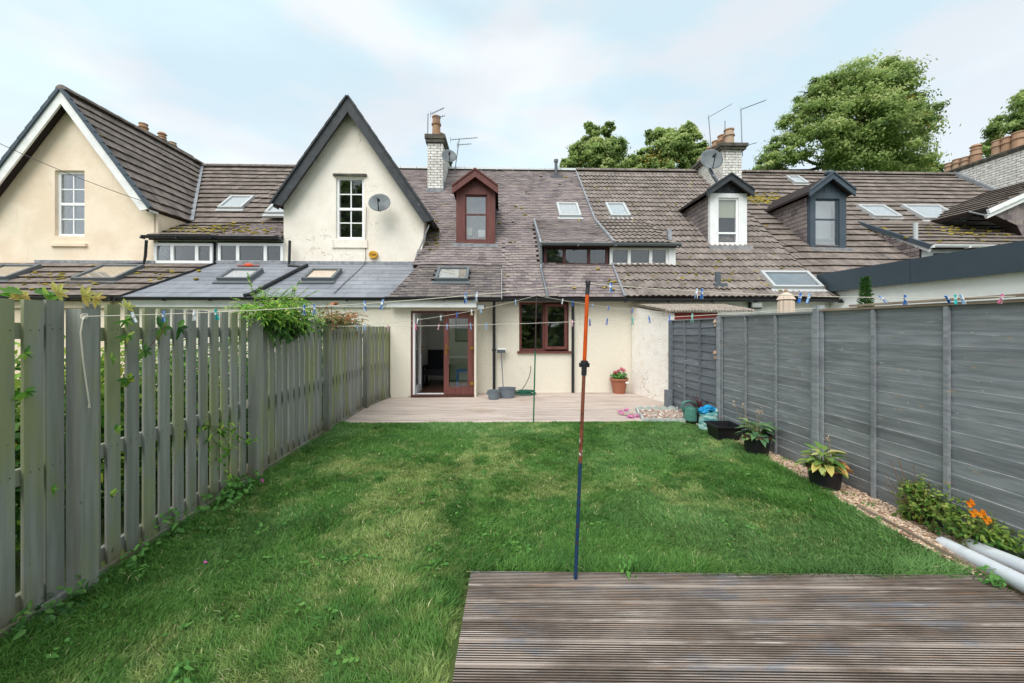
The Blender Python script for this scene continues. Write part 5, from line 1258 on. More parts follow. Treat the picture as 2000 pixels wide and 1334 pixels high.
tail = [q + Vector((.004,.0,0)), q + Vector((.012,-.02,-.02)), q + Vector((.01,-.03,-.10)), q + Vector((.012,-.02,-.25)), q + Vector((.01,-.005,-.36)), q + Vector((.012,.012,-.5)), q + Vector((.01,.018,-.53))]
b.tube(tail, .0045, 6); b.tube([tail[-1]+Vector((0,0,.0)), tail[-1]+Vector((0,.006,-.03))], .003, 5); b.tube([tail[-1], tail[-1]+Vector((0,-.005,-.028))], .003, 5)
tag(b.build('knotted_rope_end', m['rope']), 'knot and dangling white rope end on the near left fence post', 'rope')
pegc = {'blue': c(40,110,210), 'light blue': c(150,190,235), 'white': c(235,238,240), 'teal': c(40,185,180), 'pink': c(240,120,165), 'pale pink': c(240,190,205), 'green': c(120,205,185)}
for k, v in pegc.items(): m['peg_'+k] = M('peg_'+k.replace(' ','_'), v, rough=.35)
def peg(pos, colr, label, size=.075, detailed=True, line='', swing=0.0, second=None):
    a = thing('clothes_peg', label, 'clothes peg', pos, 'plastic pegs on the clothes lines')
    S = size; pr_ = [(.004,.0),(.012,-.10),(.010,-.22),(.006,-.42),(.016,-.75),(.018,-1.0),(.006,-1.0),(.004,-.5),(.002,-.3),(.001,.0)]
    pr_ = [(.0,.26),(.085,.30),(.075,.0),(.11,-.12),(.06,-.25),(.17,-.72),(.12,-.76),(.0,-.2)]
    def arm(s):
        b = MB(); b.prism([(s*x*S*.9, -.006, z*S) for x, z in pr_], (0,.012,0)); return b
    if detailed:
        for s in (-1, 1):
            me = arm(s).mesh('peg_arm', m['peg_'+(colr if s < 0 or not second else second)]); o = bpy.data.objects.new('arm', me); COL.objects.link(o); o.parent = a
        b = MB(); b.tube([(0,-.008,-.15*S),(0,.008,-.15*S)], .11*S, 8); b.tube([(-.004*1,-.0065,-.15*S),(-.004,-.0065,.1*S)], .0012, 4)
        o = bpy.data.objects.new('spring', b.mesh('peg_spring', m['peg_white'])); COL.objects.link(o); o.parent = a
    else:
        b = MB(); q1 = arm(-1); q2 = arm(1); b.v = q1.v + q2.v; b.f = q1.f + [[i+len(q1.v) for i in f] for f in q2.f]; b.r = q1.r+q2.r; b.m = q1.m+q2.m
        o = bpy.data.objects.new('arm', b.mesh('peg_arms', m['peg_'+colr])); COL.objects.link(o); o.parent = a
    a.rotation_euler = (random.uniform(-.25,.25), swing + random.uniform(-.2,.2), random.uniform(-.7,.7))
    return a
def at_px(line, px):
    best = None
    for i in range(len(line)-1):
        a, q = line[i], line[i+1]; pa, pq = CX + F*a.x/a.y, CX + F*q.x/q.y
        if min(pa,pq) <= px <= max(pa,pq):
            t = (px-pa)/(pq-pa) if pq != pa else 0
            # perspective-correct
            t = t*a.y/(q.y + t*(a.y-q.y)) if True else t
            return a.lerp(q, t)
    return line[0]
near = [(260,'teal','white','nearest the knotted rope on the left post'),(320,'blue','light blue','second from the left post, against the slats'),(380,'white',None,'third from the left post, all pale'),(422,'teal','teal','fourth from the left post'),
        (594,'light blue','blue','left of the pair over the climbing plant'),(614,'blue','light blue','right of the pair over the climbing plant'),(712,'light blue','blue','left of the pair before the cream extension wall'),(747,'blue','light blue','right of the pair before the cream extension wall'),
        (910,'blue','light blue','left of the pair above the patio doors'),(931,'light blue','white','right of the pair above the patio doors'),(1193,'light blue','blue','just right of the orange prop'),
        (1361,'light blue','white','left of the pair over the rolled tiles'),(1371,'blue','light blue','right of the pair over the rolled tiles'),(1563,'blue','light blue','left of the pair beside the closed parasol'),(1580,'light blue','blue','right of the pair beside the closed parasol'),
        (1721,'blue','light blue','tilted, beside the small conifer'),(1768,'blue','light blue','above the right fence between conifer and teal peg'),(1849,'blue','light blue','tilted, just left of the teal and pale pair'),(1866,'teal',None,'close beside a pale peg above the right fence'),(1878,'light blue','white','pale, touching the teal peg above the right fence'),(1957,'pink','pale pink','farthest right, above the near fence panel')]
for px, c1_, c2_, d_ in near:
    p_ = at_px(l1, px); peg(p_ + Vector((0,0,-.0)), c1_, ('%s near line peg, %s' % (c1_, d_)), .064, True, second=c2_, swing=(-.7 if 'tilted' in d_ else 0))
mid = [(697,'light blue','first beyond the left fence'),(712,'light blue','second beyond the left fence'),(758,'pale pink','before the corner of the left fence'),(812,'pink','before the white door leaf'),(857,'pale pink','in the open doorway'),(873,'light blue','on the left stile of the maroon door'),(919,'light blue','beside the top right of the maroon door'),(950,'light blue','right of the doors by the black downpipe'),(1118,'pale pink','before the second black downpipe'),(1152,'blue','just right of the orange prop'),(1186,'blue','between the prop and the white side wall'),(1235,'green','at the corner of the side wall'),(1268,'blue','left of two before the white side wall'),(1308,'blue','right of two before the white side wall'),(1352,'green','larger, before the dark fence panel')]
for px, c1_, d_ in mid:
    p_ = at_px(l2, px); peg(p_, c1_, '%s middle line peg, %s' % (c1_, d_), .085 if c1_ != 'green' else .1, False)
far = [(816,'white','above the white door leaf'),(861,'white','above the open doorway'),(893,'blue','above the maroon door leaf'),(921,'white','beside the flood light'),(938,'light blue','right of the flood light'),(1007,'light blue','left of the green prop'),(1099,'white','just right of the green prop'),(1118,'blue','at the top of the second downpipe'),(1157,'light blue','behind the orange prop'),(1189,'blue','between the prop and the side wall'),(1235,'blue','at the top corner of the side wall')]
for px, c1_, d_ in far:
    p_ = at_px(l3, px); peg(p_, c1_, '%s far line peg, %s' % (c1_, d_), .095, False)
# ------------------------------------------------------------------ plants
def rand_unit(n):
    v = rng.normal(size=(n,3)); return v/np.linalg.norm(v,axis=1)[:,None]
def leaf_mesh(name, Pt, Dir, Nrm, L, Wd, mat, parent=None, rnd=None, kind=None, fold=.25, shape=6, droop=0.0, org=(0,0,0)):
    """Pt base (n,3), Dir growth dir, Nrm approx normal, L length, Wd width arrays"""
    n = len(Pt); Dir = Dir/np.linalg.norm(Dir,axis=1)[:,None]
    S = np.cross(Dir, Nrm); S /= (np.linalg.norm(S,axis=1)[:,None]+1e-9); N = np.cross(S, Dir)
    L = np.broadcast_to(L, (n,))[:,None]; Wd = np.broadcast_to(Wd, (n,))[:,None]
    if shape == 4:
        V = np.stack([Pt, Pt + Dir*L*.5 + S*Wd*.5, Pt + Dir*L - N*L*droop, Pt + Dir*L*.5 - S*Wd*.5], 1)
        Fc = (np.arange(n)[:,None]*4 + np.array([0,1,2,3]))
        r = rnd if rnd is not None else rng.random(n)
        return np_mesh(name, V.reshape(-1,3), Fc, mat, parent, r, kind=kind, org=org)
    mid = Pt + Dir*L*.45 - N*L*droop*.25; q2 = Pt + Dir*L*.75 - N*L*droop*.6; tip = Pt + Dir*L - N*L*droop
    V = np.stack([Pt, Pt+Dir*L*.3+S*Wd*.5+N*Wd*fold-N*L*droop*.1, q2+S*Wd*.33+N*Wd*fold*.6, tip, q2-S*Wd*.33+N*Wd*fold*.6, Pt+Dir*L*.3-S*Wd*.5+N*Wd*fold-N*L*droop*.1, mid, q2], 1)
    f = np.array([(0,1,6,6),(1,2,7,6),(2,3,7,7),(0,6,5,5),(6,7,4,5),(7,3,4,4)])
    tri = np.array([(0,1,6),(1,2,7),(1,7,6),(2,3,7),(0,6,5),(6,7,4),(6,4,5),(7,3,4)])
    Fc = (np.arange(n)[:,None,None]*8 + tri[None]).reshape(-1,3)
    r = rnd if rnd is not None else rng.random(n)
    return np_mesh(name, V.reshape(-1,3), Fc, mat, parent, np.repeat(r, 8), kind=kind, org=org)
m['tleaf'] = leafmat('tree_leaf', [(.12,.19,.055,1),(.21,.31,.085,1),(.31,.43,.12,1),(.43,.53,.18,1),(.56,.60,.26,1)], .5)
m['tleafy'] = leafmat('autumn_leaf', [(.45,.26,.05,1),(.5,.36,.08,1)], .3)
m['bark'] = M('bark', c(92,82,70), c(66,58,50), ns=6, rough=1, stretch=(3,3,.6), bump=.6)
def tree(name, label, x, y, zc, rx, ry, rz, n_leaf, trunk_r, lobes, seed, zbase=0, leaf=.22, autumn=(), dens=1.0, group='trees behind the terrace'):
    r_ = np.random.default_rng(seed); t = thing(name, label, 'tree', (x, y, zbase), group)
    b = MB(); random.seed(seed)
    top = Vector((x, y, zc - rz*.2)); b.tube([(x,y,zbase),(x+.1,y,zbase+(top.z-zbase)*.5),(x-.1,y,top.z)], [trunk_r, trunk_r*.8, trunk_r*.5], 10); b.build('trunk', m['bark'], t)
    # lobes: centres in unit coordinates
    cen = []
    for (lx, ly, lz, lr) in lobes: cen.append((x+lx*rx, y+ly*ry, zc+lz*rz, lr*min(rx,rz)))
    b = MB()
    for (cx, cy, cz, cr) in cen:
        p0 = Vector((x, y, zc - rz*.75 + random.random()*rz*.4)); p1 = Vector((cx, cy, cz)); mid = p0.lerp(p1,.5) + Vector((random.uniform(-.3,.3),0,-.3))
        b.tube([p0, mid, p1], [trunk_r*.4, trunk_r*.25, trunk_r*.12], 6)
        for k in range(5):
            d = Vector(rand_unit(1)[0]); d.z = abs(d.z)*.6; b.tube([p1, p1 + d*cr*.8], [trunk_r*.1, trunk_r*.03], 4)
    b.build('limb', m['bark'], t)
    # clusters on the lobes' shells, leaves inside clusters
    tot = sum(q[3]**2 for q in cen); Ps = []; Ns = []; Rn = []
    for (cx, cy, cz, cr) in cen:
        nc = max(8, int(26 * (cr**2)/(tot/len(cen)) * dens))
        d = r_.normal(size=(nc,3)); d /= np.linalg.norm(d,axis=1)[:,None]; rr = cr*(.45+.6*r_.random(nc)**.6)
        cc = np.array([cx,cy,cz]) + d*rr[:,None]*np.array([1,1,.82])
        per = int(n_leaf / (26*len(cen)*dens))
        for k in range(nc):
            sp = cr*(.17+.16*r_.random()); q = r_.normal(size=(per,3))*.5*sp*np.array([1.25,1.25,.62]); q[:,2] -= .25*np.abs(q[:,0]+q[:,1])*.6
            Ps.append(cc[k]+q); nn = q/sp*1.2 + d[k]*.5 + np.array([0,0,.7]) + r_.normal(size=(per,3))*.35; Ns.append(nn)
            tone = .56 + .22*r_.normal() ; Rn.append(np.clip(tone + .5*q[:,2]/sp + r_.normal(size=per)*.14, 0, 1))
    Pt = np.concatenate(Ps); Nn = np.concatenate(Ns); Nn /= np.linalg.norm(Nn,axis=1)[:,None]; Rn = np.concatenate(Rn); n = len(Pt)
    Dr = np.cross(Nn, r_.normal(size=(n,3)))
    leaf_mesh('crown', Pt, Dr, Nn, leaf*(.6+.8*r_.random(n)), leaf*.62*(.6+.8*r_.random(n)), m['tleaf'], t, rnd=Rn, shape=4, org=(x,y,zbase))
    for (ax, ay, az, ar, an) in autumn:
        Pt = np.array([x+ax*rx,y+ay*ry,zc+az*rz]) + r_.normal(size=(an,3))*ar*.5; Nn = rand_unit(an); Nn[:,2] = abs(Nn[:,2]); Dr = np.cross(Nn, r_.normal(size=(an,3)))
        leaf_mesh('autumn_leaves', Pt, Dr, Nn, leaf*np.ones(an), leaf*.6, m['tleafy'], t, shape=4, org=(x,y,zbase))
    return t
def TP(px, py, Y): q = P(px, py, Y); return q.x, q.z
Y = 30.0
x, z = TP(1637, 250, Y)
big = [(-.05,-.2,.62,.42),(.28,-.3,.72,.36),(-.28,-.2,.42,.38),(.52,-.2,.42,.36),(.1,-.5,.3,.48),(-.52,-.2,.12,.34),(.62,-.2,.05,.36),(-.12,-.6,-.1,.5),(.35,-.5,-.1,.46),(-.72,-.1,-.32,.34),(.78,0,-.32,.32),(-.4,-.4,-.3,.42),(.0,-.5,-.5,.5),(.5,-.3,-.55,.42),(-.82,0,-.58,.28),(.1,.1,.9,.24),(.42,-.2,.86,.2),(-.45,-.1,.62,.2),(.85,-.1,-.6,.3),(-.95,0,-.72,.22)]
tree('broadleaf_tree', 'largest full crowned green tree rising behind the grey dormer', x, Y, z-.5, 6.1, 5, 4.75, 84000, .45, big, 3, autumn=[(.2,-.8,.05,.6,40),(.42,-.75,-.2,.7,60)], leaf=.205)
Y = 34.0
x, z = TP(1163, 300, Y)
tl = [(0,-.2,.55,.36),(-.35,-.2,.15,.42),(.35,-.2,.2,.40),(.05,-.5,-.1,.5),(-.65,-.2,-.3,.36),(.62,-.2,-.3,.40),(-.2,-.3,.75,.2),(.25,-.3,.72,.22),(0,-.4,-.6,.5),(-.55,-.2,-.65,.36),(.6,-.2,-.7,.4),(.95,-.2,-.45,.34),(1.05,-.1,-.85,.4)]
tree('broadleaf_tree', 'rounded green tree behind the purple slate ridge, left of its neighbour', x, Y, z-.5, 3.4, 3, 2.9, 40000, .3, tl, 5, leaf=.24)
x, z = TP(1303, 296, Y)
tr_ = [(-.35,-.2,.55,.3),(.05,-.2,.5,.34),(.42,-.2,.72,.26),(.45,-.3,.3,.3),(-.1,-.5,.05,.5),(.7,-.2,.1,.3),(-.6,-.2,-.1,.36),(.45,-.4,-.35,.42),(-.3,-.4,-.5,.44),(.85,-.1,-.2,.2),(-.75,-.2,-.5,.4),(.3,-.3,-.8,.4),(-1.0,-.1,-.7,.4)]
tree('broadleaf_tree', 'uneven green tree with a few orange leaves, left of the chimney with many pots', x, Y, z-.55, 3.6, 3, 2.9, 40000, .3, tr_, 8, autumn=[(-.55,-.6,-.3,.7,60),(-.3,-.7,-.42,.8,60)], leaf=.24)
Y = 31.0
x, z = TP(2015, 235, Y)
fr_ = [(0,-.2,.6,.4),(-.3,-.3,.2,.45),(-.55,-.2,-.1,.36),(.3,-.3,.1,.5),(-.75,-.2,-.45,.3),(-.2,-.4,-.3,.5),(.4,-.3,-.5,.5),(-.5,-.2,-.8,.34)]
tree('broadleaf_tree', 'green tree cut by the right edge behind the row of clay pots', x, Y, z-.7, 4.8, 4, 3.8, 34000, .35, fr_, 12, leaf=.24)
x, z = TP(1885, 305, Y)
tree('broadleaf_tree', 'small loose yellowing tree low between the big tree and the clay pots', x, Y+3, z, 2.0, 2, 1.6, 7000, .2, [(0,0,0,.5),(-.5,0,-.2,.4),(.5,0,.1,.35)], 14, autumn=[(-.5,-.4,.1,.5,60)], leaf=.24)
# trees behind the photographer, seen only as reflections in the window panes
tree('broadleaf_tree', 'dark tree behind the garden, mirrored in the upper windows', -12.5, -9, 7.5, 4.5, 3, 7, 16000, .35, tl, 21, leaf=.5, group='trees mirrored in the windows')
c2_ = copy_tree([o for o in COL.objects if o.get('group') == 'trees mirrored in the windows'][0]); c2_.location = (3.5, -11, -3.2); c2_['label'] = 'second dark tree behind the garden, mirrored in the panes'

# green plants: generic foliage mass
def lm(name, *cols): m[name] = leafmat(name, [c(*q, .95) for q in cols], .35); return m[name]
lm('vine', (60,110,40),(90,150,50),(120,175,62),(160,200,80),(200,210,110))
lm('vinedark', (40,80,40),(60,105,50),(84,130,60),(110,150,70))
lm('honey', (70,100,60),(100,130,80),(130,150,90),(196,130,96),(150,160,100))
lm('hosta', (70,108,78),(96,138,96),(120,160,108),(160,186,120))
lm('hostay', (90,140,70),(130,165,85),(190,200,120),(222,212,150))
lm('weed', (70,120,55),(95,150,70),(120,170,80))
lm('seed', (196,170,140),(220,196,170)); lm('fern', (60,104,44),(90,130,52),(130,156,66),(170,180,90))
lm('backshrub', (50,90,40),(80,130,45),(130,160,50),(190,195,60))
m['yellowleaf'] = leafmat('yellow_leaf', [c(232,206,120,.9), c(200,208,110,.9), c(236,190,120,.9)], .3)
m['orangeleaf'] = leafmat('orange_leaf', [c(222,130,70,.7), c(235,175,135,.7)], .2)
m['redleaf'] = leafmat('red_spike_leaf', [c(96,36,46,.7), c(130,54,60,.7), c(70,30,40,.7)], .2)
m['stem'] = M('plant_stem', c(110,120,60), rough=.8); m['vstem'] = M('reddish_stem', c(130,96,70), rough=.8)
def foliage(name, c0, r, n, L, Wd, mat, parent, up=.6, droop=.25, seed=None, keep=None):
    P_ = rng.normal(size=(n,3))*.45; nr = np.linalg.norm(P_,axis=1); P_ = P_/np.maximum(nr,1)[:,None]; Q = np.array(c0) + P_*np.array(r)
    if keep is not None: ok = keep(Q); Q = Q[ok]; P_ = P_[ok]
    n = len(Q); N = P_*.8 + np.array([0,-.3,up]) + rng.normal(size=(n,3))*.4; N /= np.linalg.norm(N,axis=1)[:,None]
    D = np.cross(N, rng.normal(size=(n,3))) + np.array([0,0,-.1])
    r_ = np.clip(.45 + .3*P_[:,2] + rng.normal(size=n)*.2, 0, 1)
    return leaf_mesh(name, Q, D, N, L*(.6+.7*rng.random(n)), Wd*(.7+.6*rng.random(n)), m[mat], parent, rnd=r_, droop=droop, kind='stuff')
def stems(name, pairs, rad, mat, parent):
    b = MB()
    for pts in pairs: b.tube(pts, rad, 5)
    return b.build(name, m[mat], parent)
Z0 = (0,0,0)
# climber on the left fence
def npth(label, cat, name='climbing_plant', org=Z0, group=None): return thing(name, label, cat, org, group)
# foliage helper builds in world coords -> parents stay at the origin
cp = npth('bright green jasmine-like climber tumbling over the left fence top', 'climber')
def sprays(cpn, n, base, spread, L, mat, leafL, leafW, smat='stem', up=.5, hang=.5):
    """arching stems that carry leaves in pairs"""
    B_, D_, N_ = [], [], []; ss = []
    for i in range(n):
        p = Vector((base[0]+random.uniform(-1,1)*spread[0], base[1]+random.uniform(-1,1)*spread[1], base[2]+random.uniform(-1,1)*spread[2]))
        d = Vector((random.uniform(-.3,1.0), random.uniform(-1,1), random.uniform(-.2,1)*up)).normalized(); l = L*random.uniform(.5,1.2); k = 9; pts = []
        for j in range(k+1):
            pts.append(p.copy())
            if j > 1:
                sd = d.cross(Vector((0,0,1)))
                for s_ in (-1, 1):
                    B_.append(p[:]); dd = (d*.7 + sd*s_*random.uniform(.5,1) + Vector((0,0,random.uniform(-.4,.2)))).normalized(); D_.append(dd[:]); N_.append((.35+random.uniform(-.3,.3), -.25+random.uniform(-.3,.3), .9))
            p = p + d*(l/k); d = (d + Vector((random.uniform(-.15,.15), random.uniform(-.15,.15), -hang/k*1.6))).normalized()
        ss.append(pts)
    leaf_mesh('leaf', np.array(B_), np.array(D_), np.array(N_), leafL*(.5+.8*rng.random(len(B_))), leafW*(.6+.7*rng.random(len(B_))), m[mat], cpn, rnd=np.clip(.55+.25*rng.normal(size=len(B_)),0,1), droop=.25, kind='stuff')
    stems('stem', ss, .0022, smat, cpn).__setitem__('kind', 'stuff')
sprays(cp, 120, (-2.80,4.62,1.82), (.14,.45,.12), .36, 'vine', .062, .017)
sprays(cp, 40, (-2.78,4.75,1.70), (.08,.42,.10), .26, 'vinedark', .07, .022, up=.0, hang=.9)
sprays(cp, 22, (-2.85,4.65,1.92), (.10,.30,.05), .28, 'vine', .055, .014, up=1.2, hang=.2)
foliage('leaf', (-2.80,4.62,1.78), (.14,.46,.15), 800, .062, .022, 'vine', cp)
hc = npth('looser climber with small reddish orange flowers over the far left fence', 'climber')
foliage('leaf', (-2.85,6.4,1.74), (.16,.7,.10), 420, .045, .022, 'honey', hc)
sprays(hc, 70, (-2.86,6.4,1.76), (.12,.65,.06), .3, 'honey', .045, .02, 'vstem', up=.9, hang=.5)
foliage('flower', (-2.78,6.6,1.80), (.16,.5,.14), 60, .07, .03, 'orangeleaf', hc); foliage('flower', (-2.72,6.0,2.0), (.03,.05,.04), 14, .07, .04, 'orangeleaf', hc)
stems('stem', [[(-2.95,6.3,1.2),(-2.9,6.3,1.6),(-2.85+random.uniform(-.2,.2),6.4+random.uniform(-.6,.6),1.9+random.uniform(-.1,.15))] for i in range(12)], .004, 'vstem', hc)
nc = npth('sprays of leaves and yellowing tips over the nearest slats', 'climber')
Q = []; 
def palmate(px, py, Y, n, L, W_, mat, ang0, spread, parent=nc, off=0.0):
    c0 = np.array(P(px, py, Y)) + np.array([off,0,0]); a = np.linspace(ang0-spread/2, ang0+spread/2, n)
    D = np.stack([np.cos(a)*.25, np.cos(a)*.95, np.sin(a)], 1); N = np.tile(np.array([.9,-.35,.35]), (n,1)) + rng.normal(size=(n,3))*.15
    leaf_mesh('leaf', np.tile(c0,(n,1)), D, N, L*(.8+.4*rng.random(n)), W_, m[mat], parent, droop=.2)
for a_ in ((36,690,2.12,5,.05,.016,'vine',-.6,3.2),(38,765,2.12,6,.052,.017,'vine',-1.0,3.0),(90,955,2.2,3,.04,.014,'vine',-.2,2.0),(206,880,2.5,0,0,0,'vine',0,0),
           (98,572,2.35,5,.07,.03,'yellowleaf',.4,2.6),(150,578,2.4,6,.075,.026,'yellowleaf',.2,2.5),(172,582,2.4,5,.07,.024,'yellowleaf',-.3,2.0),(82,585,2.3,6,.07,.025,'vine',0,3.5),(15,578,2.2,7,.06,.025,'vine',1.2,3.5),(30,582,2.2,7,.05,.03,'yellowleaf',1.5,3.5),
           (236,625,2.62,6,.06,.016,'vine',-.9,3.6),(238,600,2.62,5,.06,.02,'yellowleaf',1.0,3.0),(240,655,2.65,6,.06,.018,'vine',-1.2,3.5),(272,686,2.75,5,.07,.03,'vinedark',-.4,3.2),(207,700,2.5,4,.05,.012,'vine',.1,2.4),(215,840,2.5,4,.05,.02,'vine',.2,2.0),(205,965,2.5,4,.05,.016,'vine',-.2,1.6),(305,640,2.9,5,.09,.04,'vinedark',0,3.4),(340,640,3.0,4,.085,.04,'vinedark',-.3,2.5),(240,740,2.62,7,.05,.03,'backshrub',-1,4)):
    if a_[3]: palmate(*a_, off=.03)
q = P(66,572,2.25); leaf_mesh('broad_leaf', np.array([q, np.array(q)+[.0,-.05,.0]]), np.array([(.1,.9,.15),(.1,-.9,.1)]), np.array([(.5,-.4,.7),(.6,-.3,.7)]), np.array([.11,.09]), np.array([.075,.07]), m['vinedark'], nc, droop=.2, fold=.1)
for pts in ([(385,830),(430,835),(455,850),(478,865)],[(400,850),(415,870),(412,900)],[(420,835),(440,880),(436,930)]):
    st_ = [np.array(P(x_, y_, 3.45 + (x_-385)*.006)) + [.05,0,0] for x_, y_ in pts]; stems('stem', [[Vector(s_) for s_ in st_]], .003, 'stem', nc)
    for s_ in st_:
        foliage('leaf', s_, (.09,.09,.07), 12, .06, .022, 'vine', nc)
st_ = [(262,690),(275,680),(300,655),(312,630)]; stems('stem', [[P(x_,y_,2.85)+Vector((.05,0,0)) for x_,y_ in st_]], .003, 'vstem', nc)
# shrubs of the neighbouring garden, seen through the gaps
for i, (yy_, lab) in enumerate(((1.6,'dark shrub behind the slats left of the near post'),(2.9,'yellow green shrub behind the nearest slats'),(4.1,'yellow green shrub seen through the gaps before the second post'),(5.6,'dark green shrub behind the middle slats'),(7.2,'low shrub behind the far slats'))):
    s_ = thing('shrub', lab, 'shrub', Z0, 'shrubs in the garden beyond the left fence')
    foliage('leaf', (-3.9,yy_+.7,.75), (.65,1.1,.85), 3200, .085, .04, 'backshrub' if i == 1 else 'vinedark', s_); foliage('leaf', (-3.6,yy_+.2,.35), (.45,.9,.4), 900, .08, .035, 'backshrub', s_); foliage('leaf', (-3.7,yy_,1.0), (.4,.7,.7), 350, .09, .04, 'vine', s_)
    stems('stem', [[(-4.1,yy_+.6,0),(-4.1+random.uniform(-.3,.3),yy_+.6+random.uniform(-.4,.4),1.0)] for k in range(7)], .012, 'vstem', s_)
# weeds along the left fence foot and in the lawn
def weed(px, py, rr, n, L, Wd, mat, label, flower=None, z=.03):
    g = G(px, py, z); w_ = thing('weed', label, 'weed', Z0, 'weeds along the lawn edges')
    foliage('leaf', (g.x, g.y, z+rr[2]*.45), rr, n, L, Wd, mat, w_, up=1.0)
    return w_
w1 = weed(452, 972, (.16,.42,.12), 230, .05, .035, 'weed', 'leafy geranium clump at the foot of the second fence post')
b = MB(); q = G(512, 938, .09); 
for k in range(5): a = k*1.256; b.add([q, q+Vector((.018*math.cos(a-.4),0.003,.018*math.sin(a-.4))), q+Vector((.026*math.cos(a),-.006,.026*math.sin(a))), q+Vector((.018*math.cos(a+.4),.003,.018*math.sin(a+.4)))], [(0,1,2,3)])
m['pinkf'] = M('pink_petal', c(226,110,190), rough=.6); b.build('flower', m['pinkf'], w1)
weed(335, 1045, (.10,.2,.14), 60, .05, .03, 'weed', 'upright weed against the slats left of the geranium clump')
weed(262, 1095, (.08,.18,.07), 40, .05, .025, 'weed', 'small weed sprouting at the timber board by the near post')
weed(90, 1205, (.14,.3,.09), 90, .05, .025, 'vinedark', 'low dark weed at the near left corner of the lawn')
weed(1228, 1118, (.07,.05,.08), 50, .038, .018, 'weed', 'leafy weed growing over the edge of the near deck', z=.06)
weed(1935, 1138, (.09,.10,.07), 80, .035, .018, 'weed', 'bright green weed beside the white pipe at the deck corner', z=.05)
weed(350, 1318, (.10,.06,.04), 26, .04, .02, 'weed', 'broad leaved weed in the lawn at the bottom edge')
weed(1992, 1112, (.05,.05,.04), 30, .03, .018, 'weed', 'small weed between the two white pipes', z=.08)
# broad leaved weeds and clover scattered through the turf
pts = []
while len(pts) < 150:
    x_, y_ = random.uniform(-2.7, 3.0), random.uniform(1.3, 6.4)
    if in_lawn(np.array([x_]), np.array([y_]))[0] and (x_ < .8 or random.random() < .4): pts.append((x_, y_))
Q_ = []
for x_, y_ in pts:
    k = random.randint(4, 12); Q_.append(np.array([x_, y_, .032]) + rng.normal(size=(k,3))*np.array([.035,.035,.007]))
Q_ = np.concatenate(Q_); n = len(Q_); N_ = np.tile([0,-.15,1.], (n,1)) + rng.normal(size=(n,3))*.35; D_ = rng.normal(size=(n,3)); D_[:,2] *= .2
leaf_mesh('lawn_weeds', Q_, D_, N_, .022+.028*rng.random(n), .014+.014*rng.random(n), m['weed'], None, kind='stuff', droop=.1)
# little fallen things
def crumb(px, py, name, label, mat, s=.012):
    g = G(px, py, .05); b = MB(); b.blob(g, s, s*.8, s*.7, 7, 5, jit=.3); tag(b.build(name, m[mat]), label, name.split('_')[-1])
crumb(823, 983, 'fallen_petal', 'dark and pink petal lying on the lawn', 'redpetal' if 'redpetal' in m else 'maroon2', .014)
crumb(401, 1098, 'fallen_petal', 'pale pink petal in the grass near the left fence', 'pinkf', .012)

# ------------------------------------------------------------------ pots and garden things on the right
def pot(name, label, px, py, rad, h, mat, taper=.78, n=28, z=.02, inner='soil', rimw=.02):
    g = G(px, py, z); t_ = thing(name, label, 'plant pot', g)
    b = MB(); b.lathe(g, [(rad*taper,0),(rad*(taper+.08),h*.3),(rad*.97,h*.86),(rad*1.08,h*.87),(rad*1.1,h*.97),(rad*1.08,h),(rad*.98,h),(rad*.93,h*.86)], n); b.build('body', m[mat], t_, smooth=False)
    b = MB(); b.lathe((g.x,g.y,g.z+h*.86), [(rad*.94,0),(rad*.5,.012),(.001,.016)], n, bot=False); b.build('compost', m[inner], t_)
    return t_, g
m['blackpot'] = M('black_plastic_pot', c(30,30,34), rough=.45, spec=.4); m['potrust'] = M('brown_pot_rim', c(110,66,44), c(70,44,34), ns=8, rough=.7)
# geranium
t_, g = pot('geranium_pot', 'terracotta coloured round pot of pink geraniums by the white side wall', 1209, 768, .205, .37, 'terrapot', taper=.70)
b = MB(); b.box((g.x+.10,g.y-.225,g.z+.27),(g.x+.17,g.y-.205,g.z+.31)); b.build('sticker', m['upvc'], t_)
gp_ = thing('geranium', 'bushy geranium with pink flower heads in the terracotta pot', 'plant', Z0)
foliage('leaf', (g.x,g.y,g.z+.43), (.19,.17,.11), 300, .05, .045, 'weed', gp_, up=1)
m['pink'] = leafmat('pink_flower', [c(235,90,120,.8), c(245,120,150,.8), c(220,70,105,.8)], .3, .6)
for dx, dz in ((-.11,.52),(.05,.60),(.10,.57),(-.02,.56)):
    foliage('flower_head', (g.x+dx,g.y-.05,g.z+dz), (.06,.05,.035), 50, .026, .024, 'pink', gp_, up=1); stems('stem', [[(g.x+dx*.5,g.y,g.z+.38),(g.x+dx,g.y-.05,g.z+dz)]], .003, 'stem', gp_)
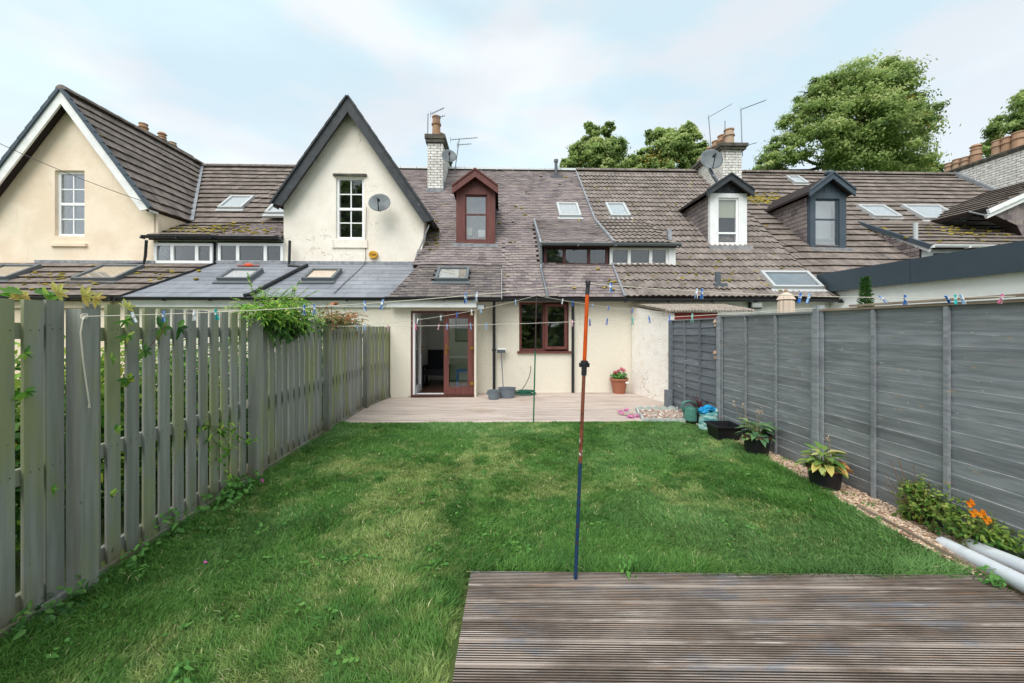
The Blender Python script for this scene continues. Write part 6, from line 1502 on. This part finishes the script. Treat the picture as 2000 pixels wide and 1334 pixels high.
# hostas
def hosta(px, py, rad, h, label_pot, label, mat, n, L, W_, old=0, brown=0, seed=1, flat=.0):
    t_, g = pot('black_pot', label_pot, px, py, rad, h, 'blackpot', taper=.8)
    b = MB(); b.lathe((g.x,g.y,g.z+h*.87), [(rad*1.09,0),(rad*1.1,h*.02),(rad*1.1,h*.09)], 28, bot=False); b.build('worn_rim', m['potrust'], t_)
    hp = thing('hosta', label, 'plant', Z0)
    a = rng.random(n)*6.28; el = .2 + .75*rng.random(n)**1.2; el[:n//3] = -.05 + .3*rng.random(n//3)
    D = np.stack([np.cos(a)*np.cos(el), np.sin(a)*np.cos(el), np.sin(el)], 1); N = np.stack([-np.cos(a)*np.sin(el), -np.sin(a)*np.sin(el), np.cos(el)], 1)
    rs = rad*.75*rng.random(n); B = np.array([g.x,g.y,g.z+h*.88]) + np.stack([np.cos(a)*rs, np.sin(a)*rs, .03+.13*rng.random(n)*(el>.3)], 1)
    leaf_mesh('leaf', B, D, N, L*(.75+.5*rng.random(n)), W_*(.8+.4*rng.random(n)), m[mat], hp, droop=.6, fold=.16)
    stems('stem', [[Vector((g.x+B[i][0]*0+(B[i][0]-g.x)*.3, g.y+(B[i][1]-g.y)*.3, g.z+h*.84)), Vector(B[i])] for i in range(n)], .0035, 'stem', hp)
    if old:
        k = old; a = np.linspace(3.6,5.6,k); D = np.stack([np.cos(a),np.sin(a),np.full(k,-.15)],1); N = np.stack([np.cos(a)*.3,np.sin(a)*.3,np.ones(k)],1)
        leaf_mesh('faded_leaf', np.array([g.x,g.y,g.z+h]) + np.stack([np.cos(a)*rad*.7, np.sin(a)*rad*.7, np.full(k,.03)],1), D, N, L*1.05, W_*1.1, m['yellowleaf' if not brown else 'orangeleaf'], hp, droop=.4)
    return g, hp
g, hp = hosta(1611, 952, .148, .225, 'round black pot on the bark chippings, nearest to the camera', 'green and yellow hosta in the near black pot, with one brown leaf', 'hostay', 58, .125, .072, old=4, brown=0)
foliage('brown_leaf', (g.x+.10, g.y-.12, g.z+.20), (.03,.02,.02), 4, .12, .06, 'orangeleaf', hp)
st_ = [Vector((g.x+.03,g.y,g.z+.25)), Vector((g.x+.05,g.y,g.z+.38)), Vector((g.x+.045,g.y-.01,g.z+.46)), Vector((g.x+.02,g.y-.01,g.z+.50))]; stems('seed_stalk', [st_], .004, 'raw', hp); foliage('seed_head', st_[-1], (.03,.025,.035), 18, .018, .010, 'seed', hp)
g, hp = hosta(1478, 888, .155, .27, 'taller black pot behind the near hosta pot', 'blue green hosta in the second black pot, with dry seed stalks', 'hosta', 56, .145, .075)
for dx in (-.32,-.2,-.02,.02):
    st_ = [Vector((g.x+dx*.3,g.y,g.z+.3)), Vector((g.x+dx,g.y-.05,g.z+.55+abs(dx)*.3))]; stems('seed_stalk', [st_], .004, 'raw', hp); foliage('seed_head', st_[-1], (.025,.025,.06), 18, .018, .010, 'seed', hp)
# black square planter
g = G(1413, 860, .0); sp = thing('square_planter', 'empty black square plastic planter between the compost bag and hosta', 'planter', g)
b = MB(); a0, a1, h = .135, .18, .24
def sq(r_, z): return [(g.x-r_,g.y-r_,g.z+z),(g.x+r_,g.y-r_,g.z+z),(g.x+r_,g.y+r_,g.z+z),(g.x-r_,g.y+r_,g.z+z)]
vs = sq(a0,0)+sq(a1-.01,h*.9)+sq(a1+.012,h*.9)+sq(a1+.012,h)+sq(a1-.012,h)+sq(a0-.01,.02)
b.add(vs, [(0,1,2,3)[::-1]] + [(k*4+i, k*4+(i+1)%4, (k+1)*4+(i+1)%4, (k+1)*4+i) for k in range(5) for i in range(4)] + [(20,21,22,23)]); b.build('body', m['blackpot'], sp)
# watering can
m['can'] = M('green_watering_can', c(92,150,136), c(82,140,126), ns=2, rough=.4, spec=.5)
g = G(1350, 822, .02); wc = thing('watering_can', 'pale green plastic watering can beside the compost bag', 'watering can', g)
b = MB(); b.lathe(g, [(.105,0),(.125,.02),(.13,.12),(.125,.22),(.12,.24),(.10,.245)], 24, top=True); b.build('body', m['can'], wc, smooth=False)
b = MB(); b.tube([g+Vector(q) for q in ((-.12,0,.14),(-.17,0,.24),(-.13,0,.325),(-.03,0,.345),(.06,0,.32),(.115,0,.24))], .017, 10); b.build('handle', m['can'], wc, smooth=True)
b = MB(); b.tube([g+Vector(q) for q in ((.12,0,.07),(.20,0,.16),(.33,0,.33))], [.024,.018,.014], 10); b.tube([g+Vector((.10,0,.23)), g+Vector((.25,0,.22))], .006, 6); b.build('spout', m['can'], wc, smooth=True)
b = MB(); b.tube([g+Vector((.32,0,.32)), g+Vector((.36,0,.365)), g+Vector((.37,0,.378))], [.015,.042,.042], 14); b.build('rose', m['can'], wc)
# compost bag
m['bag'] = M('teal_white_bag', c(178,214,208), c(96,168,170), ns=5, nd=3, rough=.45, lo=.47, hi=.53, stretch=(1,1,5), bump=.5, bs=9, bdist=.04)
m['bagblue'] = M('bright_blue_bag', c(30,160,216), c(20,120,190), ns=5, rough=.35, bump=.4, bs=14, bdist=.02)
g = G(1384, 842, .0); bg = thing('compost_bag', 'crumpled teal and white compost bag with a bright blue bag on top', 'bag', g)
b = MB(); N = 22; vs = []; K_ = 9
for k in range(K_+1):
    t = k/K_; z = .30*t
    for j in range(N):
        a = 6.283*j/N; r_ = (.155 - .03*t)*(1 + .13*math.sin(k*2.4+j*.7) + .10*mnoise.noise(Vector((math.cos(a)*2, math.sin(a)*2, z*18))))
        vs.append((g.x+r_*math.cos(a)*1.05, g.y+r_*math.sin(a)*.8, g.z+z))
b.add(vs, [(k*N+j, k*N+(j+1)%N, (k+1)*N+(j+1)%N, (k+1)*N+j) for k in range(K_) for j in range(N)] + [tuple(range(K_*N, K_*N+N))]); b.build('bag_body', m['bag'], bg, smooth=True)
b = MB(); random.seed(4)
for q in ((-.09,-.02,.33,.085,.07,.055),(-.02,-.03,.37,.07,.06,.05),(.05,.0,.35,.06,.05,.04)): b.blob(g+Vector(q[:3]), *q[3:], 12, 8, jit=.16)
b.build('bag_top', m['bagblue'], bg); b = MB(); b.blob(g+Vector((.1,.02,.30)), .06,.06,.06, 10, 7, jit=.2); b.build('bag_fold', m['bag'], bg)
b = MB(); b.blob(g+Vector((.09,-.2,.04)), .09,.09,.05, 12, 8, jit=.15); tag(b.build('crumpled_sheet', m['bag']), 'crumpled pale plastic sheet at the foot of the compost bag', 'plastic sheet')
# cordyline
q = P(1372, 790, 6.62); q.z = .02; cd = thing('red_cordyline', 'spiky dark red plant behind the watering can', 'plant', Z0)
for ox, n, L_ in ((0,34,.42),(.22,22,.34)):
    a = rng.random(n)*6.28; el = .75+.75*rng.random(n); D = np.stack([np.cos(a)*np.cos(el), np.sin(a)*np.cos(el), np.sin(el)],1); N = np.stack([-np.cos(a)*np.sin(el), -np.sin(a)*np.sin(el), np.cos(el)],1)
    leaf_mesh('leaf', np.tile(np.array([q.x+ox,q.y,.08]),(n,1)), D, N, L_*(.7+.5*rng.random(n)), .022, m['redleaf'], cd, droop=.12)
b = MB(); b.lathe((q.x,q.y,.02), [(.09,0),(.11,.16),(.12,.17)], 20, top=True); b.lathe((q.x+.22,q.y,.02), [(.08,0),(.09,.12),(.10,.13)], 20, top=True); tag(b.build('nursery_pot', m['blackpot']), 'pair of small dark pots hidden behind the watering can', 'plant pot')
# scalloped edging bed
m['scallop'] = M('pale_concrete_edging', c(206,216,208), c(180,194,188), ns=7, rough=.9, layers=[(c(150,160,140),8,.6,.7,.5,None)])
bed = thing('pebble_bed', 'small pebble bed ringed by scalloped pale edging on the patio', 'flower bed', G(1290, 810, .02))
g0, g1 = G(1243, 800, .03), G(1335, 800, .03); f0, f1 = G(1258, 822, .03), G(1338, 822, .03)
def scallop(a, q, n, h=.07):
    for i in range(n):
        s_, e = Vector(a).lerp(Vector(q), i/n), Vector(a).lerp(Vector(q), (i+.94)/n); d = e-s_; k = 9
        up = [s_ + d*(j/k) + Vector((0,0,h*(.55+.45*math.sin(math.pi*j/k)))) for j in range(k+1)]
        b = MB(); nrm = d.cross(Vector((0,0,1))).normalized()*.028; b.prism([s_-Vector((0,0,.03))] + up + [e-Vector((0,0,.03))], nrm); b.build('edging_tile', m['scallop'], bed)
scallop(g0, g1, 6, .075); scallop(f0, f1, 6, .05); scallop(g0, f0, 2, .06)
m['pebble'] = leafmat('pebble', [c(226,212,196), c(190,150,130), c(240,232,222), c(168,126,108), c(206,196,184)], 0, .7)
b = MB(); random.seed(11)
for i in range(150):
    t, s_ = random.random(), random.random(); q = g0.lerp(g1, t).lerp(f0.lerp(f1, t), .12+.76*s_); r_ = random.uniform(.014,.028); b.blob((q.x, q.y, .045+random.uniform(0,.02)), r_, r_*.8, r_*.6, 7, 5, r=random.random(), jit=.15)
b.build('pebble_layer', m['pebble'], bed)['kind'] = 'stuff'
m['petunia'] = leafmat('petunia', [c(226,90,190,.8), c(240,130,200,.8), c(250,200,220,.8)], .3, .6)
pe = thing('petunias', 'pink trailing petunias spilling over the left end of the pebble bed', 'plant', Z0)
for px, py, n in ((1212,803,26),(1222,800,20),(1230,813,50),(1243,812,34),(1216,808,14)):
    q = G(px, py, .05); foliage('flower', q, (.07,.07,.035), n, .032, .03, 'petunia', pe, up=1)
q = G(1228, 810, .03); foliage('leaf', q, (.22,.12,.03), 90, .03, .014, 'honey', pe, up=1)
# poppies and the shrubby plant by the fence
pp = thing('poppy_plant', 'leafy plant with four orange poppies at the foot of the right fence', 'plant', Z0)
for px, py, Yd, rr, n in ((1880,1010,2.98,(.20,.24,.17),420),(1835,975,3.15,(.14,.2,.2),210),(1935,1040,2.8,(.17,.2,.12),230),(1985,1055,2.68,(.10,.14,.10),160)):
    q = P(px, py, Yd); q.x = min(q.x, XR(q.y)-.10); foliage('leaf', (q.x,q.y,max(.12,q.z)), rr, n, .038, .02, 'fern', pp, up=.9)
stems('stem', [[(3.35+random.uniform(-.1,.1),2.95+random.uniform(-.2,.2),0),(3.33+random.uniform(-.15,.1),2.95+random.uniform(-.3,.3),.3)] for i in range(14)], .004, 'stem', pp)
m['poppy'] = leafmat('poppy_petal', [c(248,150,20,.9), c(245,130,15,.9), c(252,170,40,.9)], .35, .6)
for px, py in ((1895,983),(1902,1002),(1917,1003),(1928,1016)):
    q = P(px, py, 2.72); b = MB(); 
    for k in range(5):
        a = k*1.2566 + .3; ca, sa = math.cos(a), math.sin(a); R_ = .03
        b.add([q, q+Vector((ca*R_*.7-sa*R_*.55, -.012, sa*R_*.7+ca*R_*.55)), q+Vector((ca*R_*1.1, .004, sa*R_*1.1)), q+Vector((ca*R_*.7+sa*R_*.55, -.010, sa*R_*.7-ca*R_*.55))], [(0,1,2,3)], r=random.random())
    b.build('flower', m['poppy'], pp); stems('stem', [[q+Vector((0,.01,0)), q+Vector((.02,.04,-.22))]], .002, 'stem', pp)
tg = thing('twiggy_plant', 'thin leggy plant with small leaves left of the poppies', 'plant', Z0)
for px, py, n in ((1795,955,110),(1780,975,80),(1815,960,110),(1800,1000,140),(1780,1015,80),(1825,990,120)):
    q = P(px, py, 3.25); q.x = min(q.x, XR(q.y)-.1); foliage('leaf', (q.x,q.y,max(.06,q.z)), (.10,.12,.08), n, .032, .022, 'fern', tg)
stems('stem', [[(3.36,3.2,0),(3.36+random.uniform(-.25,.06),3.2+random.uniform(-.25,.3),.25+random.random()*.25)] for i in range(18)], .0022, 'vstem', tg)
wl_ = thing('low_weeds', 'scattered small weeds in the bark chippings', 'weed', Z0)
for px, py in ((1545,865),(1568,897),(1575,905),(1700,985),(1655,965),(1720,1015)): q = G(px, py, .03); q.x = min(q.x, XR(q.y)-.05); foliage('leaf', q, (.06,.06,.03), 22, .035, .018, 'weed', wl_, up=1)
# things along the house wall
m['bucket'] = M('grey_bucket', c(116,126,134), rough=.45)
g = G(990, 776, .03); mb_ = thing('mop_bucket', 'larger oval grey mop bucket by the wall, the mop standing in it', 'bucket', g)
b = MB(); b.lathe(g, [(.15,0),(.17,.2),(.185,.205),(.185,.225),(.165,.225),(.15,.05)], 28, sx=1.15, sy=.75); b.build('body', m['bucket'], mb_)
b = MB(); b.lathe(g+Vector((.07,0,.2)), [(.08,0),(.09,.03),(.09,.035),(.07,.035),(.06,-.03)], 16, sx=1, sy=.8, bot=False); b.build('wringer', m['bucket'], mb_)
g2 = G(964, 779, .03); b2 = thing('bucket', 'smaller grey rectangular bucket left of the mop bucket', 'bucket', g2)
b = MB(); b.lathe(g2, [(.115,0),(.13,.17),(.142,.175),(.142,.195),(.122,.195),(.11,.05)], 4*5, sx=1.0, sy=.8); b.build('body', m['bucket'], b2); b = MB(); b.box((g2.x-.155,g2.y-.03,g2.z+.1),(g2.x-.12,g2.y+.03,g2.z+.16)); b.build('handle', m['bucket'], b2)
q0 = P(983, 760, 9.2); q1 = P(979, 690, 9.45); mo = thing('mop', 'upside down mop with a pale head leaning on the house wall', 'mop', q0)
b = MB(); b.tube([q0, q0.lerp(q1,.5)], .011, 8); b.tube([q0.lerp(q1,.5), q1], .014, 8); b.build('pole', m['metal'], mo); b = MB(); q = q1+Vector((0,0,.06)); b.box((q.x-.1,q.y-.05,q.z-.05),(q.x+.1,q.y+.03,q.z+.03)); b.build('head', m['greyplastic'], mo); b = MB(); b.box((q.x-.08,q.y-.055,q.z+.03),(q.x+.12,q.y+.03,q.z+.07)); b.build('sponge', m['whitepaint'], mo)
m['hose'] = M('green_hose', c(40,104,84), rough=.45)
g = G(1022, 771, .03); hs = thing('garden_hose', 'green garden hose coiled on the patio beside the buckets', 'hose', g); b = MB(); pts = []
for i in range(140):
    a = i*.32; r_ = .16 + .05*math.sin(i*.13); pts.append((g.x+.03+r_*math.cos(a)*1.3+.02*math.sin(i*.7), g.y+r_*math.sin(a)*.7, g.z+.012+.0007*i))
b.tube(pts, .011, 6); b.build('coil', m['hose'], hs, smooth=True)
b = MB(); b.tube([P(1018,762,9.3), P(1026,752,9.4), P(1033,738,9.45), P(1037,722,9.46), P(1036,715,9.46)], .009, 6); b.build('loose_end', m['wire'], hs, smooth=True)
# wind chime on the dark fence panel
g = P(1397, 618, 6.25); ch = thing('wind_chime', 'small pinkish wind chime hanging before the dark fence panel', 'wind chime', g)
b = MB(); b.tube([g, g-Vector((0,0,.75))], .002, 4); b.build('cord', m['wire'], ch)
for z, r_ in ((.10,.035),(.16,.018),(.60,.038),(.68,.018)): b = MB(); b.lathe(g-Vector((0,0,z)), [(r_,0),(r_*.9,.02),(r_*.5,.045),(.004,.055)], 12); b.build('bell', m['terra'], ch)
# beyond the right fence
q = P(1535, 603, 7.6); pz_ = thing('closed_parasol', 'folded cream parasol standing beyond the right fence', 'parasol', (q.x,q.y,0)); m['canvas'] = M('cream_canvas', c(226,206,188), rough=.9)
b = MB(); b.tube([(q.x,q.y,0),(q.x,q.y,2.38)], .02, 8); b.build('pole', m['raw'], pz_); b = MB(); N = 24
zt = P(1535,571,7.6).z
def rg(r_, z, amp): return [(q.x+r_*(1+amp*(j%2))*math.cos(6.283*j/N), q.y+r_*(1+amp*(j%2))*math.sin(6.283*j/N), z) for j in range(N)]
vs = rg(.14,zt-.75,.15)+rg(.12,zt-.2,.2)+rg(.10,zt-.13,.1)+rg(.13,zt-.14,.25)+rg(.09,zt-.04,.1)+rg(.03,zt,.0)
b.add(vs, [(k*N+j, k*N+(j+1)%N, (k+1)*N+(j+1)%N, (k+1)*N+j) for k in range(5) for j in range(N)]); b.build('canopy', m['canvas'], pz_); b = MB(); b.blob((q.x,q.y,zt+.03), .03,.03,.04); b.build('finial', m['terra'], pz_)
q = P(1690, 600, 6.0); cf = thing('young_conifer', 'tip of a small green conifer beside the white extension', 'tree', (q.x,q.y,0)); q.z = 0
b = MB(); b.tube([(q.x,q.y,0),(q.x,q.y,2.3)], [.03,.006], 6); b.build('trunk', m['bark'], cf)
n = 3200; t = rng.random(n); r_ = .30*(1-t)*.8+.03; a = rng.random(n)*6.28; zz = .9+1.5*t
Pt = np.stack([q.x+np.cos(a)*r_*rng.random(n), q.y+np.sin(a)*r_*rng.random(n), zz],1); D = np.stack([np.cos(a),np.sin(a),np.full(n,.7)],1); leaf_mesh('needles', Pt-np.array([0,0,0]), D, np.tile([0,0,1.],(n,1))+rng.normal(size=(n,3))*.4, .055, .013, m['vinedark'], cf, org=(q.x,q.y,0))

# moss cushions on the roofs
m['moss'] = leafmat('moss', [c(110,104,50,1), c(150,138,56,1), c(96,88,52,1), c(190,166,60,1), c(130,116,70,1)], 0, 1)
def moss(roof, spots, pl):
    b = MB(HT)
    for px, py, rx, ry, k in spots:
        for i in range(k):
            u, v, z = Hp(px + random.gauss(0, rx), py + random.gauss(0, ry), pl)
            if v < pl[0] + .15 or (pl is XP and v > 10.7): continue
            r_ = random.uniform(.02, .055)
            b.blob((u, v, z + .05), r_*1.3, r_, r_*.55, 6, 4, r=random.random(), jit=.25)
    o = b.build('moss', m['moss'], roof.obj); o['kind'] = 'stuff'
random.seed(9)
moss(rE, [(1490,390,20,5,220),(1600,430,60,30,24)], MP); moss(rE, [(1880,455,60,8,120)], DPR)
moss(rD, [(1300,400,90,40,60),(1400,540,120,20,70),(1190,560,5,14,10)], MP); moss(rA, [(400,452,45,6,110)], DPL)
moss(rA, [(100,550,80,14,70),(300,535,40,8,30)], XP); moss(rC, [(1100,400,60,40,22),(845,465,8,20,24),(1010,480,20,40,8)], MP); moss(rB, [(500,452,25,5,26)], DPL)
